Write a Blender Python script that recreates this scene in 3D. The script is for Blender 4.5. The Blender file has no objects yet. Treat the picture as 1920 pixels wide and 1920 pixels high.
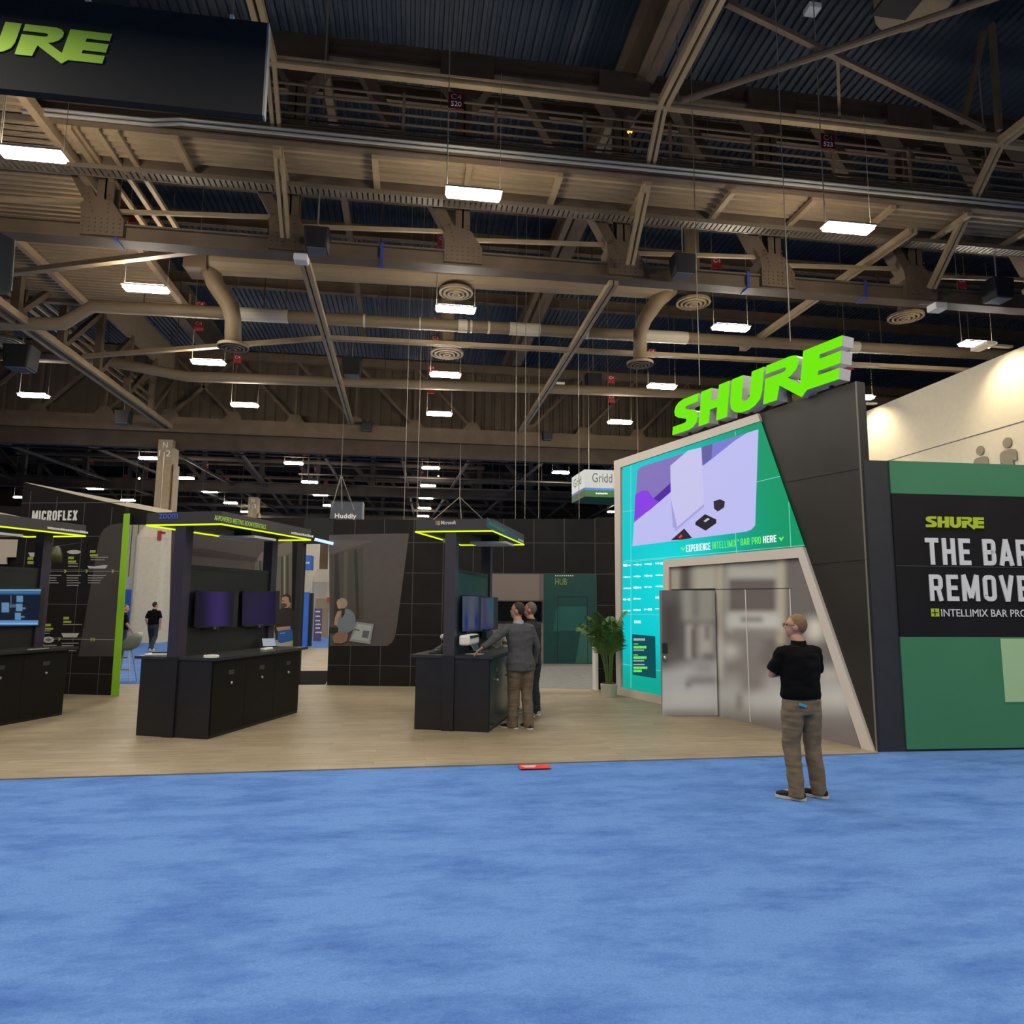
import bpy, bmesh, math, random
from math import sin, cos, pi, radians, sqrt
from mathutils import Vector, Matrix, noise
random.seed(7)
S = bpy.context.scene
COL = S.collection
V = Vector
# ------------------------------------------------------------------ camera
CAM = V((0, 0, 1.9)); FPX = 1308.15
YAW, PIT, ROL = radians(8.1917), radians(7.3188), radians(.45)
fw = V((sin(YAW)*cos(PIT), cos(YAW)*cos(PIT), sin(PIT)))
rt0 = V((cos(YAW), -sin(YAW), 0)); up0 = rt0.cross(fw)
rt = cos(ROL)*rt0 + sin(ROL)*up0; up = -sin(ROL)*rt0 + cos(ROL)*up0
cd = bpy.data.cameras.new('camera'); cam = bpy.data.objects.new('camera', cd); COL.objects.link(cam)
cd.sensor_width = 36; cd.sensor_height = 36; cd.sensor_fit = 'HORIZONTAL'; cd.lens = FPX/1920*36; cd.clip_end = 400
mw = Matrix((rt, up, -fw)).transposed().to_4x4(); mw.translation = CAM; cam.matrix_world = mw
S.camera = cam
# ------------------------------------------------------------------ world, exposure
LAMP_L = 235.0   # radiance of the highbay lenses
FILL_UP = 46.0   # radiance of the upward fill added above the lamps
W = bpy.data.worlds.new('world'); S.world = W; W.use_nodes = True
W.node_tree.nodes['Background'].inputs[0].default_value = (1, .93, .82, 1)
W.node_tree.nodes['Background'].inputs[1].default_value = .035
S.view_settings.view_transform = 'Standard'; S.view_settings.look = 'None'
S.view_settings.exposure = 0.0; S.view_settings.gamma = 1; S.view_settings.use_curve_mapping = False
S.cycles.use_denoising = True
S.cycles.max_bounces = 8; S.cycles.diffuse_bounces = 4
# highbay lamps of the rows behind and beside the camera, outside the frame
LX0, LDX, LZ = -6.62, 7.6, 9.4
for yy in (6.9, 1.6, -3.7, -9.0):
    for i in (-1, 0, 1, 2, 3):
        l = bpy.data.lights.new('highbay_light', 'AREA'); l.shape = 'RECTANGLE'; l.size = 1.0; l.size_y = .28
        l.energy = pi*LAMP_L*1.0*.28; l.color = (1, .93, .80)
        o = bpy.data.objects.new('highbay_light', l); COL.objects.link(o); o.location = (LX0+i*LDX, yy, LZ)
        l2 = l.copy(); l2.energy = pi*FILL_UP*.9*.24; l2.size = .9; l2.size_y = .24
        o = bpy.data.objects.new('added_ceiling_fill', l2); COL.objects.link(o); o.location = (LX0+i*LDX, yy, LZ+.2); o.rotation_euler = (pi, 0, 0)  # unseen upward fill, added to brighten the ceiling steel

# ------------------------------------------------------------------ pixel -> point on a known surface
def ray(x, y): return rt*((x-960)/FPX) - up*((y-960)/FPX) + fw
def atz(x, y, z=0.): d = ray(x, y); return CAM + d*((z-CAM.z)/d.z)
def aty(x, y, yy): d = ray(x, y); return CAM + d*(yy/d.y)
def atx(x, y, xx): d = ray(x, y); return CAM + d*(xx/d.x)
class Plane:
    """vertical plane through two ground points; n faces the camera, u runs to the right"""
    def __init__(s, a, b):
        s.a = V((a[0], a[1], 0)); s.b = V((b[0], b[1], 0)); s.u = (s.b-s.a).normalized()
        s.n = V((s.u.y, -s.u.x, 0))
        if s.n.dot(CAM-s.a) < 0: s.n = -s.n
    def at(s, x, y, off=0.):
        d = ray(x, y); o = s.a + s.n*off
        return CAM + d*(s.n.dot(o-CAM)/s.n.dot(d))
    def pt(s, dist, z, off=0.): return s.a + s.u*dist + s.n*off + V((0, 0, z))

# ------------------------------------------------------------------ materials
MATS = {}
def mat(name, col, rough=.6, metal=0., emit=None, es=0., var=0., vscale=6., bump=0., bscale=40., stretch=None, spec=.5, alpha=1.):
    if name in MATS: return MATS[name]
    m = bpy.data.materials.new(name); m.use_nodes = True; nt = m.node_tree; N = nt.nodes; L = nt.links
    b = N['Principled BSDF']
    b.inputs['Base Color'].default_value = (*col, 1); b.inputs['Roughness'].default_value = rough
    b.inputs['Metallic'].default_value = metal; b.inputs['Specular IOR Level'].default_value = spec
    if emit: b.inputs['Emission Color'].default_value = (*emit, 1); b.inputs['Emission Strength'].default_value = es
    tc = N.new('ShaderNodeTexCoord'); mp = N.new('ShaderNodeMapping'); L.new(tc.outputs['Object'], mp.inputs[0])
    if stretch: mp.inputs['Scale'].default_value = stretch
    if var:
        nz = N.new('ShaderNodeTexNoise'); nz.inputs['Scale'].default_value = vscale; nz.inputs['Detail'].default_value = 4
        L.new(mp.outputs[0], nz.inputs['Vector'])
        r = N.new('ShaderNodeValToRGB'); L.new(nz.outputs['Fac'], r.inputs[0])
        r.color_ramp.elements[0].position = .3; r.color_ramp.elements[1].position = .7
        r.color_ramp.elements[0].color = (*[c*(1-var) for c in col], 1); r.color_ramp.elements[1].color = (*[min(1, c*(1+var)) for c in col], 1)
        L.new(r.outputs[0], b.inputs['Base Color'])
    if bump:
        nb = N.new('ShaderNodeTexNoise'); nb.inputs['Scale'].default_value = bscale; L.new(mp.outputs[0], nb.inputs['Vector'])
        bp = N.new('ShaderNodeBump'); bp.inputs['Strength'].default_value = bump; bp.inputs['Distance'].default_value = .01
        L.new(nb.outputs['Fac'], bp.inputs['Height']); L.new(bp.outputs[0], b.inputs['Normal'])
    MATS[name] = m; return m
def print_mat(name, emit=0., rough=.5):
    """print or screen picture: colours come from a colour attribute"""
    if name in MATS: return MATS[name]
    m = bpy.data.materials.new(name); m.use_nodes = True; nt = m.node_tree; b = nt.nodes['Principled BSDF']
    a = nt.nodes.new('ShaderNodeAttribute'); a.attribute_name = 'ink'
    b.inputs['Roughness'].default_value = rough
    if emit:
        b.inputs['Base Color'].default_value = (.006, .006, .006, 1); b.inputs['Specular IOR Level'].default_value = .12
        nt.links.new(a.outputs['Color'], b.inputs['Emission Color']); b.inputs['Emission Strength'].default_value = emit
    else: nt.links.new(a.outputs['Color'], b.inputs['Base Color'])
    MATS[name] = m; return m
def srgb(r, g, b):
    f = lambda c: (c/255/12.92 if c/255 <= .04045 else ((c/255+.055)/1.055)**2.4)
    return (f(r), f(g), f(b))
def glow(name, col, es): return mat(name, tuple(c*.03 for c in col), .5, emit=col, es=es, spec=.12)

M_BROWN = mat('brown steel paint', (.135, .090, .052), .7, var=.18, vscale=1.5)
M_DBROWN = mat('dark brown steel paint', (.068, .044, .027), .75, var=.2, vscale=1.5)
M_TAN = mat('tan steel paint', (.37, .26, .14), .65, var=.12, vscale=2)
M_SOFFIT = mat('tan corrugated deck paint', (.35, .245, .135), .7, var=.1, vscale=1)
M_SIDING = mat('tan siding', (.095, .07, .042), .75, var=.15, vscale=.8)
M_DECK = mat('dark blue roof deck', (.012, .023, .038), .5, var=.25, vscale=.5)
M_DUCT = mat('tan painted duct', (.25, .178, .10), .6, var=.1, vscale=1.2)
M_WRAP = mat('cream pipe wrap', (.72, .62, .45), .6)
M_GALV = mat('galvanised conduit', (.55, .53, .48), .35, metal=.6)
M_BLACK = mat('black box paint', (.012, .012, .013), .6)
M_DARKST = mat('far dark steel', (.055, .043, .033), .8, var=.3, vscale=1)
M_CREAM = mat('cream cladding', (.62, .56, .44), .7, var=.05)
M_LENS = mat('lamp lens', (.9, .9, .9), .4, emit=(1, .925, .80), es=LAMP_L)
M_BWALL = None
M_WHITE = mat('white paint', (.78, .76, .72), .5)
M_WHITEL = mat('white vinyl lettering', (.78, .77, .74), .5)
M_RED = mat('red tag', (.40, .03, .04), .6)
M_LAM = mat('black laminate', (.011, .010, .0125), .42, var=.15, vscale=3)
M_LAMTOP = mat('dark worktop', (.03, .031, .031), .3, var=.1, vscale=4)
M_CANOPY = mat('charcoal canopy', (.04, .036, .038), .55)
M_PURPLE = mat('dark violet post', (.035, .027, .05), .45)
M_NEON = glow('yellow green light strip', (.62, .80, .01), 1.35)
M_LIME = mat('lime panel', (.26, .55, .02), .5)
M_LIMEL = mat('lime lettering', (.50, .62, .02), .5)
M_STEEL = mat('brushed steel', (.6, .58, .55), .3, metal=.9)
M_CABLE = mat('steel cable', (.26, .23, .18), .5, metal=.3)
M_BLUE = mat('royal blue panel', (.03, .14, .55), .5)
M_SCREEN = mat('dark screen glass', (.004, .004, .006), .12)

# ------------------------------------------------------------------ mesh builder
ORG = {}
class MB:
    def __init__(s): s.v = []; s.f = []; s.smooth = False
    def add(s, vs, fs):
        k = len(s.v); s.v += [V(p) for p in vs]; s.f += [tuple(i+k for i in f) for f in fs]; return s
    def box(s, c, size, ux=V((1, 0, 0)), uy=V((0, 1, 0)), uz=V((0, 0, 1))):
        c = V(c); a, b, d = V(ux)*size[0]/2, V(uy)*size[1]/2, V(uz)*size[2]/2
        vs = [c+i*a+j*b+k*d for k in (-1, 1) for j in (-1, 1) for i in (-1, 1)]
        return s.add(vs, [(0, 2, 3, 1), (4, 5, 7, 6), (0, 1, 5, 4), (2, 6, 7, 3), (0, 4, 6, 2), (1, 3, 7, 5)])
    def bar(s, p, q, w, h, upv=V((0, 0, 1))):
        p, q = V(p), V(q); d = q-p; l = d.length; d.normalize(); sd = d.cross(upv)
        if sd.length < 1e-4: sd = d.cross(V((0, 1, 0)))
        sd.normalize(); u2 = sd.cross(d)
        return s.box((p+q)/2, (w, l, h), sd, d, u2)
    def ibeam(s, p, q, w, h, t=.03):
        p, q = V(p), V(q); d = (q-p).normalized(); sd = d.cross(V((0, 0, 1)))
        if sd.length < 1e-4: sd = V((1, 0, 0))
        sd.normalize(); u2 = sd.cross(d)
        s.bar(p, q, t, h)
        for k in (-1, 1): s.bar(p+u2*k*(h/2-t/2), q+u2*k*(h/2-t/2), w, t)
        return s
    def tube(s, p, q, r, n=10, r2=None, cap=True):
        return s.chain([p, q], [r, r if r2 is None else r2], n, cap)
    def chain(s, pts, rad, n=10, cap=True, flat=None):
        pts = [V(p) for p in pts]; k = len(s.v)
        if not isinstance(rad, (list, tuple)): rad = [rad]*len(pts)
        prev = None
        for i, p in enumerate(pts):
            d = (pts[min(i+1, len(pts)-1)]-pts[max(i-1, 0)]).normalized()
            if prev is None:
                a = d.cross(V((0, 0, 1)))
                if a.length < 1e-3: a = d.cross(V((0, 1, 0)))
            else: a = prev - d*prev.dot(d)
            a.normalize(); prev = a; b = d.cross(a)
            for j in range(n):
                t = 2*pi*j/n; s.v.append(p + (a*cos(t)+b*sin(t))*rad[i])
        for i in range(len(pts)-1):
            for j in range(n):
                a0 = k+i*n+j; a1 = k+i*n+(j+1) % n; s.f.append((a0, a1, a1+n, a0+n))
        if cap:
            s.f.append(tuple(k+j for j in reversed(range(n)))); e = k+(len(pts)-1)*n; s.f.append(tuple(e+j for j in range(n)))
        return s
    def loft(s, secs, n=20):
        """secs: (centre, half-width vector, half-depth vector[, power])"""
        k = len(s.v)
        for sec in secs:
            c, a, b = V(sec[0]), V(sec[1]), V(sec[2]); pw = sec[3] if len(sec) > 3 else 1.
            for j in range(n):
                t = 2*pi*j/n; cc, ss = cos(t), sin(t)
                s.v.append(c + a*math.copysign(abs(cc)**pw, cc) + b*math.copysign(abs(ss)**pw, ss))
        for i in range(len(secs)-1):
            for j in range(n):
                a0 = k+i*n+j; a1 = k+i*n+(j+1) % n; s.f.append((a0, a1, a1+n, a0+n))
        s.f.append(tuple(k+j for j in reversed(range(n)))); e = k+(len(secs)-1)*n; s.f.append(tuple(e+j for j in range(n)))
        return s
    def ball(s, c, r, nu=14, nv=9):
        c = V(c); r = (r, r, r) if not isinstance(r, (tuple, list)) else r
        secs = []
        for i in range(nv+1):
            t = -pi/2 + pi*i/nv*.998 + .003
            secs.append((c+V((0, 0, r[2]*sin(t))), V((r[0]*cos(t), 0, 0)), V((0, r[1]*cos(t), 0))))
        return s.loft(secs, nu)
    def disc(s, c, r, n=24, nrm=V((0, 0, 1)), t=.01): 
        c = V(c); return s.tube(c, c+V(nrm)*t, r, n)
    def ring(s, c, r0, r1, z0, z1, n=28):
        """annular band (r0 inner/bottom .. ) about the vertical"""
        c = V(c); k = len(s.v)
        prof = [(r0, z0), (r1, z0), (r1, z1), (r0, z1)]
        for j in range(n):
            t = 2*pi*j/n
            for r, z in prof: s.v.append(c+V((cos(t)*r, sin(t)*r, z)))
        for j in range(n):
            for q in range(4):
                a = k+j*4+q; b = k+j*4+(q+1) % 4; c2 = k+((j+1) % n)*4+(q+1) % 4; d = k+((j+1) % n)*4+q
                s.f.append((a, d, c2, b))
        return s
    def prism(s, pts, ext):
        """flat polygon pts pushed along ext"""
        pts = [V(p) for p in pts]; n = len(pts); k = len(s.v); ext = V(ext)
        s.v += pts + [p+ext for p in pts]
        s.f.append(tuple(k+i for i in range(n))); s.f.append(tuple(k+n+i for i in reversed(range(n))))
        for i in range(n): j = (i+1) % n; s.f.append((k+j, k+i, k+n+i, k+n+j))
        return s
    def build(s, name, m, parent=None, bevel=0., smooth=False, fixn=True, autosm=False):
        me = bpy.data.meshes.new(name)
        if parent is not None: org = ORG[parent.name]
        else:
            xs = [p.x for p in s.v]; ys = [p.y for p in s.v]; zs = [p.z for p in s.v]
            org = V(((min(xs)+max(xs))/2, (min(ys)+max(ys))/2, min(zs)))
        me.from_pydata([p-org for p in s.v], [], s.f)
        bm = bmesh.new(); bm.from_mesh(me)
        if fixn: bmesh.ops.recalc_face_normals(bm, faces=bm.faces)
        if bevel: bmesh.ops.bevel(bm, geom=[e for e in bm.edges if len(e.link_faces) == 2 and e.calc_face_angle(0) > .7], offset=bevel, segments=2, affect='EDGES', profile=.5)
        if smooth or s.smooth:
            for f in bm.faces: f.smooth = True
        bm.to_mesh(me); bm.free(); me.update()
        return link(name, me, m, parent, org)
def link(name, me, m, parent, org):
    o = bpy.data.objects.new(name, me); COL.objects.link(o)
    if m is not None: me.materials.append(m)
    if parent is not None: o.parent = parent
    else: o.location = org
    ORG[o.name] = V(org); return o
def tag(o, label=None, cat=None, group=None, kind=None):
    if label: o['label'] = label
    if cat: o['category'] = cat
    if group: o['group'] = group
    if kind: o['kind'] = kind
    return o
def thing(name, loc, label=None, cat=None, group=None, kind=None):
    o = bpy.data.objects.new(name, None); COL.objects.link(o); o.location = loc; o.empty_display_size = .2
    ORG[o.name] = V(loc); return tag(o, label, cat, group, kind)
def copy_tree(o, parent=None):
    c = o.copy(); COL.objects.link(c); c.parent = parent; ORG[c.name] = ORG[o.name]
    for ch in list(o.children): copy_tree(ch, c)
    return c
def B(c, size, name, m, parent=None, bevel=0., **k): return MB().box(c, size, **k).build(name, m, parent, bevel)
def poly(pl, px, off, th, name, m, parent=None, bevel=0.):
    """thin panel on a plane, outline from the photograph, front face off+th in front of the plane"""
    return MB().prism([pl.at(x, y, off) for x, y in px], pl.n*th).build(name, m, parent, bevel)

# text: glyph box fitted to width vector / height vector
def text(s, p0, ux, uz, n, name, m, parent, th=.004, bold=0.):
    cu = bpy.data.curves.new('t', 'FONT'); cu.body = s; cu.resolution_u = 3; cu.extrude = 0; cu.offset = bold; cu.space_character = 1+bold*2.5
    ob = bpy.data.objects.new('t', cu); COL.objects.link(ob)
    dg = bpy.context.evaluated_depsgraph_get(); me = bpy.data.meshes.new_from_object(ob.evaluated_get(dg))
    bpy.data.objects.remove(ob); bpy.data.curves.remove(cu)
    xs = [v.co.x for v in me.vertices]; ys = [v.co.y for v in me.vertices]
    x0, x1, y0, y1 = min(xs), max(xs), min(ys), max(ys)
    org = ORG[parent.name] if parent is not None else V(p0)
    me.name = name
    bm = bmesh.new(); bm.from_mesh(me)
    for v in bm.verts:
        v.co = V(p0) + ux*((v.co.x-x0)/(x1-x0)) + uz*((v.co.y-y0)/(y1-y0)) - org
    r = bmesh.ops.extrude_face_region(bm, geom=list(bm.faces))
    for g in r['geom']:
        if isinstance(g, bmesh.types.BMVert): g.co += V(n)*th
    bmesh.ops.recalc_face_normals(bm, faces=bm.faces)
    for g in bm.faces: g.smooth = False
    bm.to_mesh(me); bm.free(); me.materials.clear()
    return link(name, me, m, parent, org)
def text_px(pl, s, bl, br, tl, m, parent, off=.01, th=.004, name='lettering', bold=0.):
    p0, p1, p2 = pl.at(*bl, off), pl.at(*br, off), pl.at(*tl, off)
    ux = V(((p1-p0).x, (p1-p0).y, 0)); uz = V((0, 0, (p2-p0).z))
    return text(s, p0, ux, uz, pl.n, name, m, parent, th, bold)

# condensed block lettering drawn as strokes of even width (box of width w, height 1)
def _arc(cx, cy, rx, ry, a0, a1, n=6): return [(cx+rx*cos(radians(a0+(a1-a0)*i/n)), cy+ry*sin(radians(a0+(a1-a0)*i/n))) for i in range(n+1)]
def _glyph(ch, t):
    h = t/2; w = .5; a, b, c = h, w-h, .5
    bowl = lambda y0, y1, r_: [(a, y1), (b-.1, y1)]+_arc(b-.1, y1-.1, .1, .1, 90, 0)[1:]+[(b, y0+.1)]+_arc(b-.1, y0+.1, .1, .1, 0, -90)[1:]+[(a, y0)]
    G = {'T': (w, [[(0, 1-h), (w, 1-h)], [(w/2, 0), (w/2, 1)]]), 'H': (w, [[(a, 0), (a, 1)], [(b, 0), (b, 1)], [(a, c), (b, c)]]),
         'E': (.44, [[(a, 0), (a, 1)], [(a, h), (.44, h)], [(a, 1-h), (.44, 1-h)], [(a, c), (.40, c)]]), 'F': (.44, [[(a, 0), (a, 1)], [(a, 1-h), (.44, 1-h)], [(a, c), (.40, c)]]),
         'L': (.42, [[(a, 0), (a, 1)], [(a, h), (.42, h)]]), 'I': (t, [[(h, 0), (h, 1)]]), 'X': (.52, [[(h*.9, 0), (.52-h*.9, 1)], [(.52-h*.9, 0), (h*.9, 1)]]),
         'B': (w, [[(a, 0), (a, 1)], bowl(c, 1-h, 1), bowl(h, c, 1)]), 'P': (w, [[(a, 0), (a, 1)], bowl(c-.06, 1-h, 1)]), 'R': (w, [[(a, 0), (a, 1)], bowl(c-.02, 1-h, 1), [(b-.10, c-.02), (b, 0)]]),
         'A': (.54, [[(h*.8, 0), (.27, 1)], [(.54-h*.8, 0), (.27, 1)], [(.14, .26), (.40, .26)]]), 'V': (.54, [[(h*.8, 1), (.27, 0)], [(.54-h*.8, 1), (.27, 0)]]),
         'M': (.66, [[(a, 0), (a, 1)], [(.66-h, 0), (.66-h, 1)], [(a, 1), (.33, .12)], [(.66-h, 1), (.33, .12)]]), 'N': (w, [[(a, 0), (a, 1)], [(b, 0), (b, 1)], [(a, 1), (b, 0)]]),
         'O': (w, [[(a, .2)]+[(a, .8)]+_arc(a+.13, .8, .13, .2-h, 180, 90)[1:]+_arc(b-.13, .8, .13, .2-h, 90, 0)+[(b, .2)]+_arc(b-.13, .2, .13, .2-h, 0, -90)[1:]+_arc(a+.13, .2, .13, .2-h, -90, -180)]),
         'C': (w, [[(b, .68), (b, .8)]+_arc(b-.13, .8, .13, .2-h, 0, 90)[1:]+_arc(a+.13, .8, .13, .2-h, 90, 180)+[(a, .2)]+_arc(a+.13, .2, .13, .2-h, 180, 270)[1:]+_arc(b-.13, .2, .13, .2-h, -90, 0)+[(b, .32)]]),
         ' ': (.22, [])}
    return G[ch]
def block_text(pl, s, bl, br, tl, m, parent, off=.01, th=.006, t=.17, gap=.13, name='lettering'):
    p0, p1, p2 = pl.at(*bl, off), pl.at(*br, off), pl.at(*tl, off)
    W_ = V(((p1-p0).x, (p1-p0).y, 0)).length; H_ = (p2-p0).z; tot = sum(_glyph(ch, t)[0]+gap for ch in s)-gap; sx = W_/tot
    mb = MB(); x0 = 0; hw = t*H_/2*min(1, sx/H_*1.15)
    P3 = lambda x, y: p0+pl.u*x+V((0, 0, y)); cnt = [0]
    def ext(): cnt[0] += 1; return pl.n*(th+.0004*(cnt[0] % 9))
    for ch in s:
        w, strokes = _glyph(ch, t)
        for st in strokes:
            q = [((x0+x)*sx, y*H_) for x, y in st]
            for i in range(len(q)-1):
                (ax, ay), (bx, by) = q[i], q[i+1]; l = math.hypot(bx-ax, by-ay)
                if l < 1e-6: continue
                nx, ny = -(by-ay)/l*hw, (bx-ax)/l*hw
                mb.prism([P3(ax+nx, ay+ny), P3(bx+nx, by+ny), P3(bx-nx, by-ny), P3(ax-nx, ay-ny)], ext())
                if i: mb.prism([P3(ax+hw*cos(k*pi/4), ay+hw*sin(k*pi/4)) for k in range(8)], ext())
        x0 += w+gap
    return mb.build(name, m, parent)
def ink_grid(pl, px, off, cuts, fn, name, m, parent):
    """printed or displayed picture: the polygon cut into a grid, fn(x, y) gives the colour at each photo point"""
    pts = [pl.at(x, y, off) for x, y in px]
    bm = bmesh.new(); vs = [bm.verts.new(p) for p in pts]; f = bm.faces.new(vs); f.normal_update()
    if f.normal.dot(pl.n) < 0: f.normal_flip()
    ss = [p.dot(pl.u) for p in pts]; zz = [p.z for p in pts]
    for i in range(1, cuts[0]):
        q = min(ss)+(max(ss)-min(ss))*i/cuts[0]
        bmesh.ops.bisect_plane(bm, geom=list(bm.verts)+list(bm.edges)+list(bm.faces), plane_co=pl.u*q, plane_no=pl.u)
    for i in range(1, cuts[1]):
        q = min(zz)+(max(zz)-min(zz))*i/cuts[1]
        bmesh.ops.bisect_plane(bm, geom=list(bm.verts)+list(bm.edges)+list(bm.faces), plane_co=V((0, 0, q)), plane_no=V((0, 0, 1)))
    me = bpy.data.meshes.new(name); org = ORG[parent.name] if parent is not None else pts[0]
    cols = []
    for v in bm.verts:
        d = v.co-CAM; w = d.dot(fw); cols.append(fn(960+FPX*d.dot(rt)/w, 960-FPX*d.dot(up)/w)); v.co -= org
    bm.to_mesh(me); bm.free()
    at = me.color_attributes.new('ink', 'FLOAT_COLOR', 'POINT')
    for i, c in enumerate(cols): at.data[i].color = (*c, 1)
    return link(name, me, m, parent, org)
def sstep(a, b, x):
    t = max(0, min(1, (x-a)/(b-a) if b != a else 0)); return t*t*(3-2*t)
def softbox(x, y, x0, x1, y0, y1, e):
    e *= 2.0
    return sstep(x0-e, x0+e, x)*(1-sstep(x1-e, x1+e, x))*sstep(y0-e, y0+e, y)*(1-sstep(y1-e, y1+e, y))
def mixc(a, b, t): return tuple(p+(q-p)*t for p, q in zip(a, b))
#PART2
# ================================================================== SETTING
# carpet: blue broadloom with mottling
def carpet_mat():
    m = bpy.data.materials.new('blue carpet'); m.use_nodes = True; nt = m.node_tree; N = nt.nodes; L = nt.links; b = N['Principled BSDF']
    tc = N.new('ShaderNodeTexCoord'); mp = N.new('ShaderNodeMapping'); mp.inputs['Scale'].default_value = (.8, 2.0, 1); L.new(tc.outputs['Object'], mp.inputs[0])
    n1 = N.new('ShaderNodeTexNoise'); n1.inputs['Scale'].default_value = 1.5; n1.inputs['Detail'].default_value = 9; n1.inputs['Roughness'].default_value = .74; L.new(mp.outputs[0], n1.inputs['Vector'])
    n2 = N.new('ShaderNodeTexNoise'); n2.inputs['Scale'].default_value = 75; n2.inputs['Detail'].default_value = 2; L.new(tc.outputs['Object'], n2.inputs['Vector'])
    r = N.new('ShaderNodeValToRGB'); L.new(n1.outputs['Fac'], r.inputs[0])
    r.color_ramp.elements[0].position = .30; r.color_ramp.elements[0].color = (.050, .130, .40, 1)
    r.color_ramp.elements[1].position = .56; r.color_ramp.elements[1].color = (.115, .245, .57, 1)
    mx = N.new('ShaderNodeMix'); mx.data_type = 'RGBA'; mx.blend_type = 'MULTIPLY'; mx.inputs[0].default_value = 1
    r2 = N.new('ShaderNodeValToRGB'); L.new(n2.outputs['Fac'], r2.inputs[0]); r2.color_ramp.elements[0].color = (.72, .72, .74, 1); r2.color_ramp.elements[1].color = (1.15, 1.15, 1.15, 1)
    L.new(r.outputs[0], mx.inputs[6]); L.new(r2.outputs[0], mx.inputs[7]); L.new(mx.outputs[2], b.inputs['Base Color'])
    b.inputs['Roughness'].default_value = .95; b.inputs['Specular IOR Level'].default_value = .15
    bp = N.new('ShaderNodeBump'); bp.inputs['Strength'].default_value = .5; bp.inputs['Distance'].default_value = .01; L.new(n2.outputs['Fac'], bp.inputs['Height']); L.new(bp.outputs[0], b.inputs['Normal'])
    return m
def wood_mat():
    m = bpy.data.materials.new('pale oak planks'); m.use_nodes = True; nt = m.node_tree; N = nt.nodes; L = nt.links; b = N['Principled BSDF']
    tc = N.new('ShaderNodeTexCoord'); mp = N.new('ShaderNodeMapping'); L.new(tc.outputs['Object'], mp.inputs[0])
    br = N.new('ShaderNodeTexBrick'); br.inputs['Scale'].default_value = 1; br.inputs['Brick Width'].default_value = 1.2; br.inputs['Row Height'].default_value = .17
    br.inputs['Mortar Size'].default_value = .003; br.inputs['Color1'].default_value = (.265, .215, .145, 1); br.inputs['Color2'].default_value = (.32, .26, .178, 1); br.inputs['Mortar'].default_value = (.20, .165, .115, 1)
    L.new(mp.outputs[0], br.inputs['Vector'])
    m2 = N.new('ShaderNodeMapping'); m2.inputs['Scale'].default_value = (1.3, 9, 1); L.new(tc.outputs['Object'], m2.inputs[0])
    n = N.new('ShaderNodeTexNoise'); n.inputs['Scale'].default_value = 1.6; n.inputs['Detail'].default_value = 6; L.new(m2.outputs[0], n.inputs['Vector'])
    r = N.new('ShaderNodeValToRGB'); L.new(n.outputs['Fac'], r.inputs[0]); r.color_ramp.elements[0].position = .3; r.color_ramp.elements[0].color = (.78, .77, .76, 1); r.color_ramp.elements[1].position = .7; r.color_ramp.elements[1].color = (1.12, 1.12, 1.1, 1)
    mx = N.new('ShaderNodeMix'); mx.data_type = 'RGBA'; mx.blend_type = 'MULTIPLY'; mx.inputs[0].default_value = 1
    L.new(br.outputs['Color'], mx.inputs[6]); L.new(r.outputs[0], mx.inputs[7]); L.new(mx.outputs[2], b.inputs['Base Color'])
    b.inputs['Roughness'].default_value = .5; b.inputs['Specular IOR Level'].default_value = .35
    return m
M_CARPET = carpet_mat(); M_WOOD = wood_mat()
tag(B((0, 40, -.05), (110, 140, .1), 'floor', M_CARPET), 'wide bright blue carpet covering the hall floor in front of the booths', 'carpet floor', kind='structure')
wood = MB().prism([V((x, y, .002)) for x, y in [(-14, 8.13), (6.0, 8.50), (6.06, 8.62), (4.42, 14.4), (4.2, 15.2), (-1.2, 16.3), (-1.2, 29), (-4.8, 29), (-4.8, 17), (-14, 17)]], V((0, 0, .012)))
tag(wood.build('floor_wood_planks', M_WOOD), 'pale oak plank flooring of the booth behind the blue carpet', 'wood floor', kind='structure')
M_TILE = mat('grey carpet tile', (.16, .158, .155), .9, var=.15, vscale=5)
tag(MB().prism([V((x, y, .003)) for x, y in [(-1.15, 16.32), (4.2, 15.22), (8, 15), (8, 22.5), (-1.15, 22.5)]], V((0, 0, .012))).build('floor_grey_tiles', M_TILE), 'grey carpet tiles of the room behind the black partition', 'tile floor', kind='structure')
tag(MB().prism([V((x, y, .016)) for x, y in [(-4.2, 16.75), (-2.3, 16.5), (-1.84, 16.5), (-2.0, 19.6), (-5.4, 19.6)]], V((0, 0, .01))).build('floor_mat', mat('black floor mat', (.005, .005, .005), .95, spec=.05)), 'black mat on the wood floor in the gap between partitions', 'floor mat', kind='structure')

# roof deck: ribs along Y
def corrugated(x0, x1, y0, y1, z, pitch, h, along='Y'):
    mb = MB(); prof = []; n = int((x1-x0)/pitch) if along == 'Y' else int((y1-y0)/pitch); s0 = x0 if along == 'Y' else y0
    for i in range(n):
        s = s0+i*pitch; prof += [(s, 0), (s+pitch*.42, 0), (s+pitch*.52, h), (s+pitch*.9, h)]
    prof.append((s0+n*pitch, 0))
    vs = []
    for s, dz in prof:
        for e in ((y0, y1) if along == 'Y' else (x0, x1)):
            vs.append((s, e, z+dz) if along == 'Y' else (e, s, z+dz))
    fs = [(2*i, 2*i+1, 2*i+3, 2*i+2) for i in range(len(prof)-1)]
    return mb.add(vs, fs)
RZ = 16.6
tag(corrugated(-60, 60, -30, 110, RZ, .24, .07).build('ceiling', M_DECK, fixn=False), 'dark blue corrugated metal roof deck high above the hall', 'roof', kind='structure')
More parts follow.
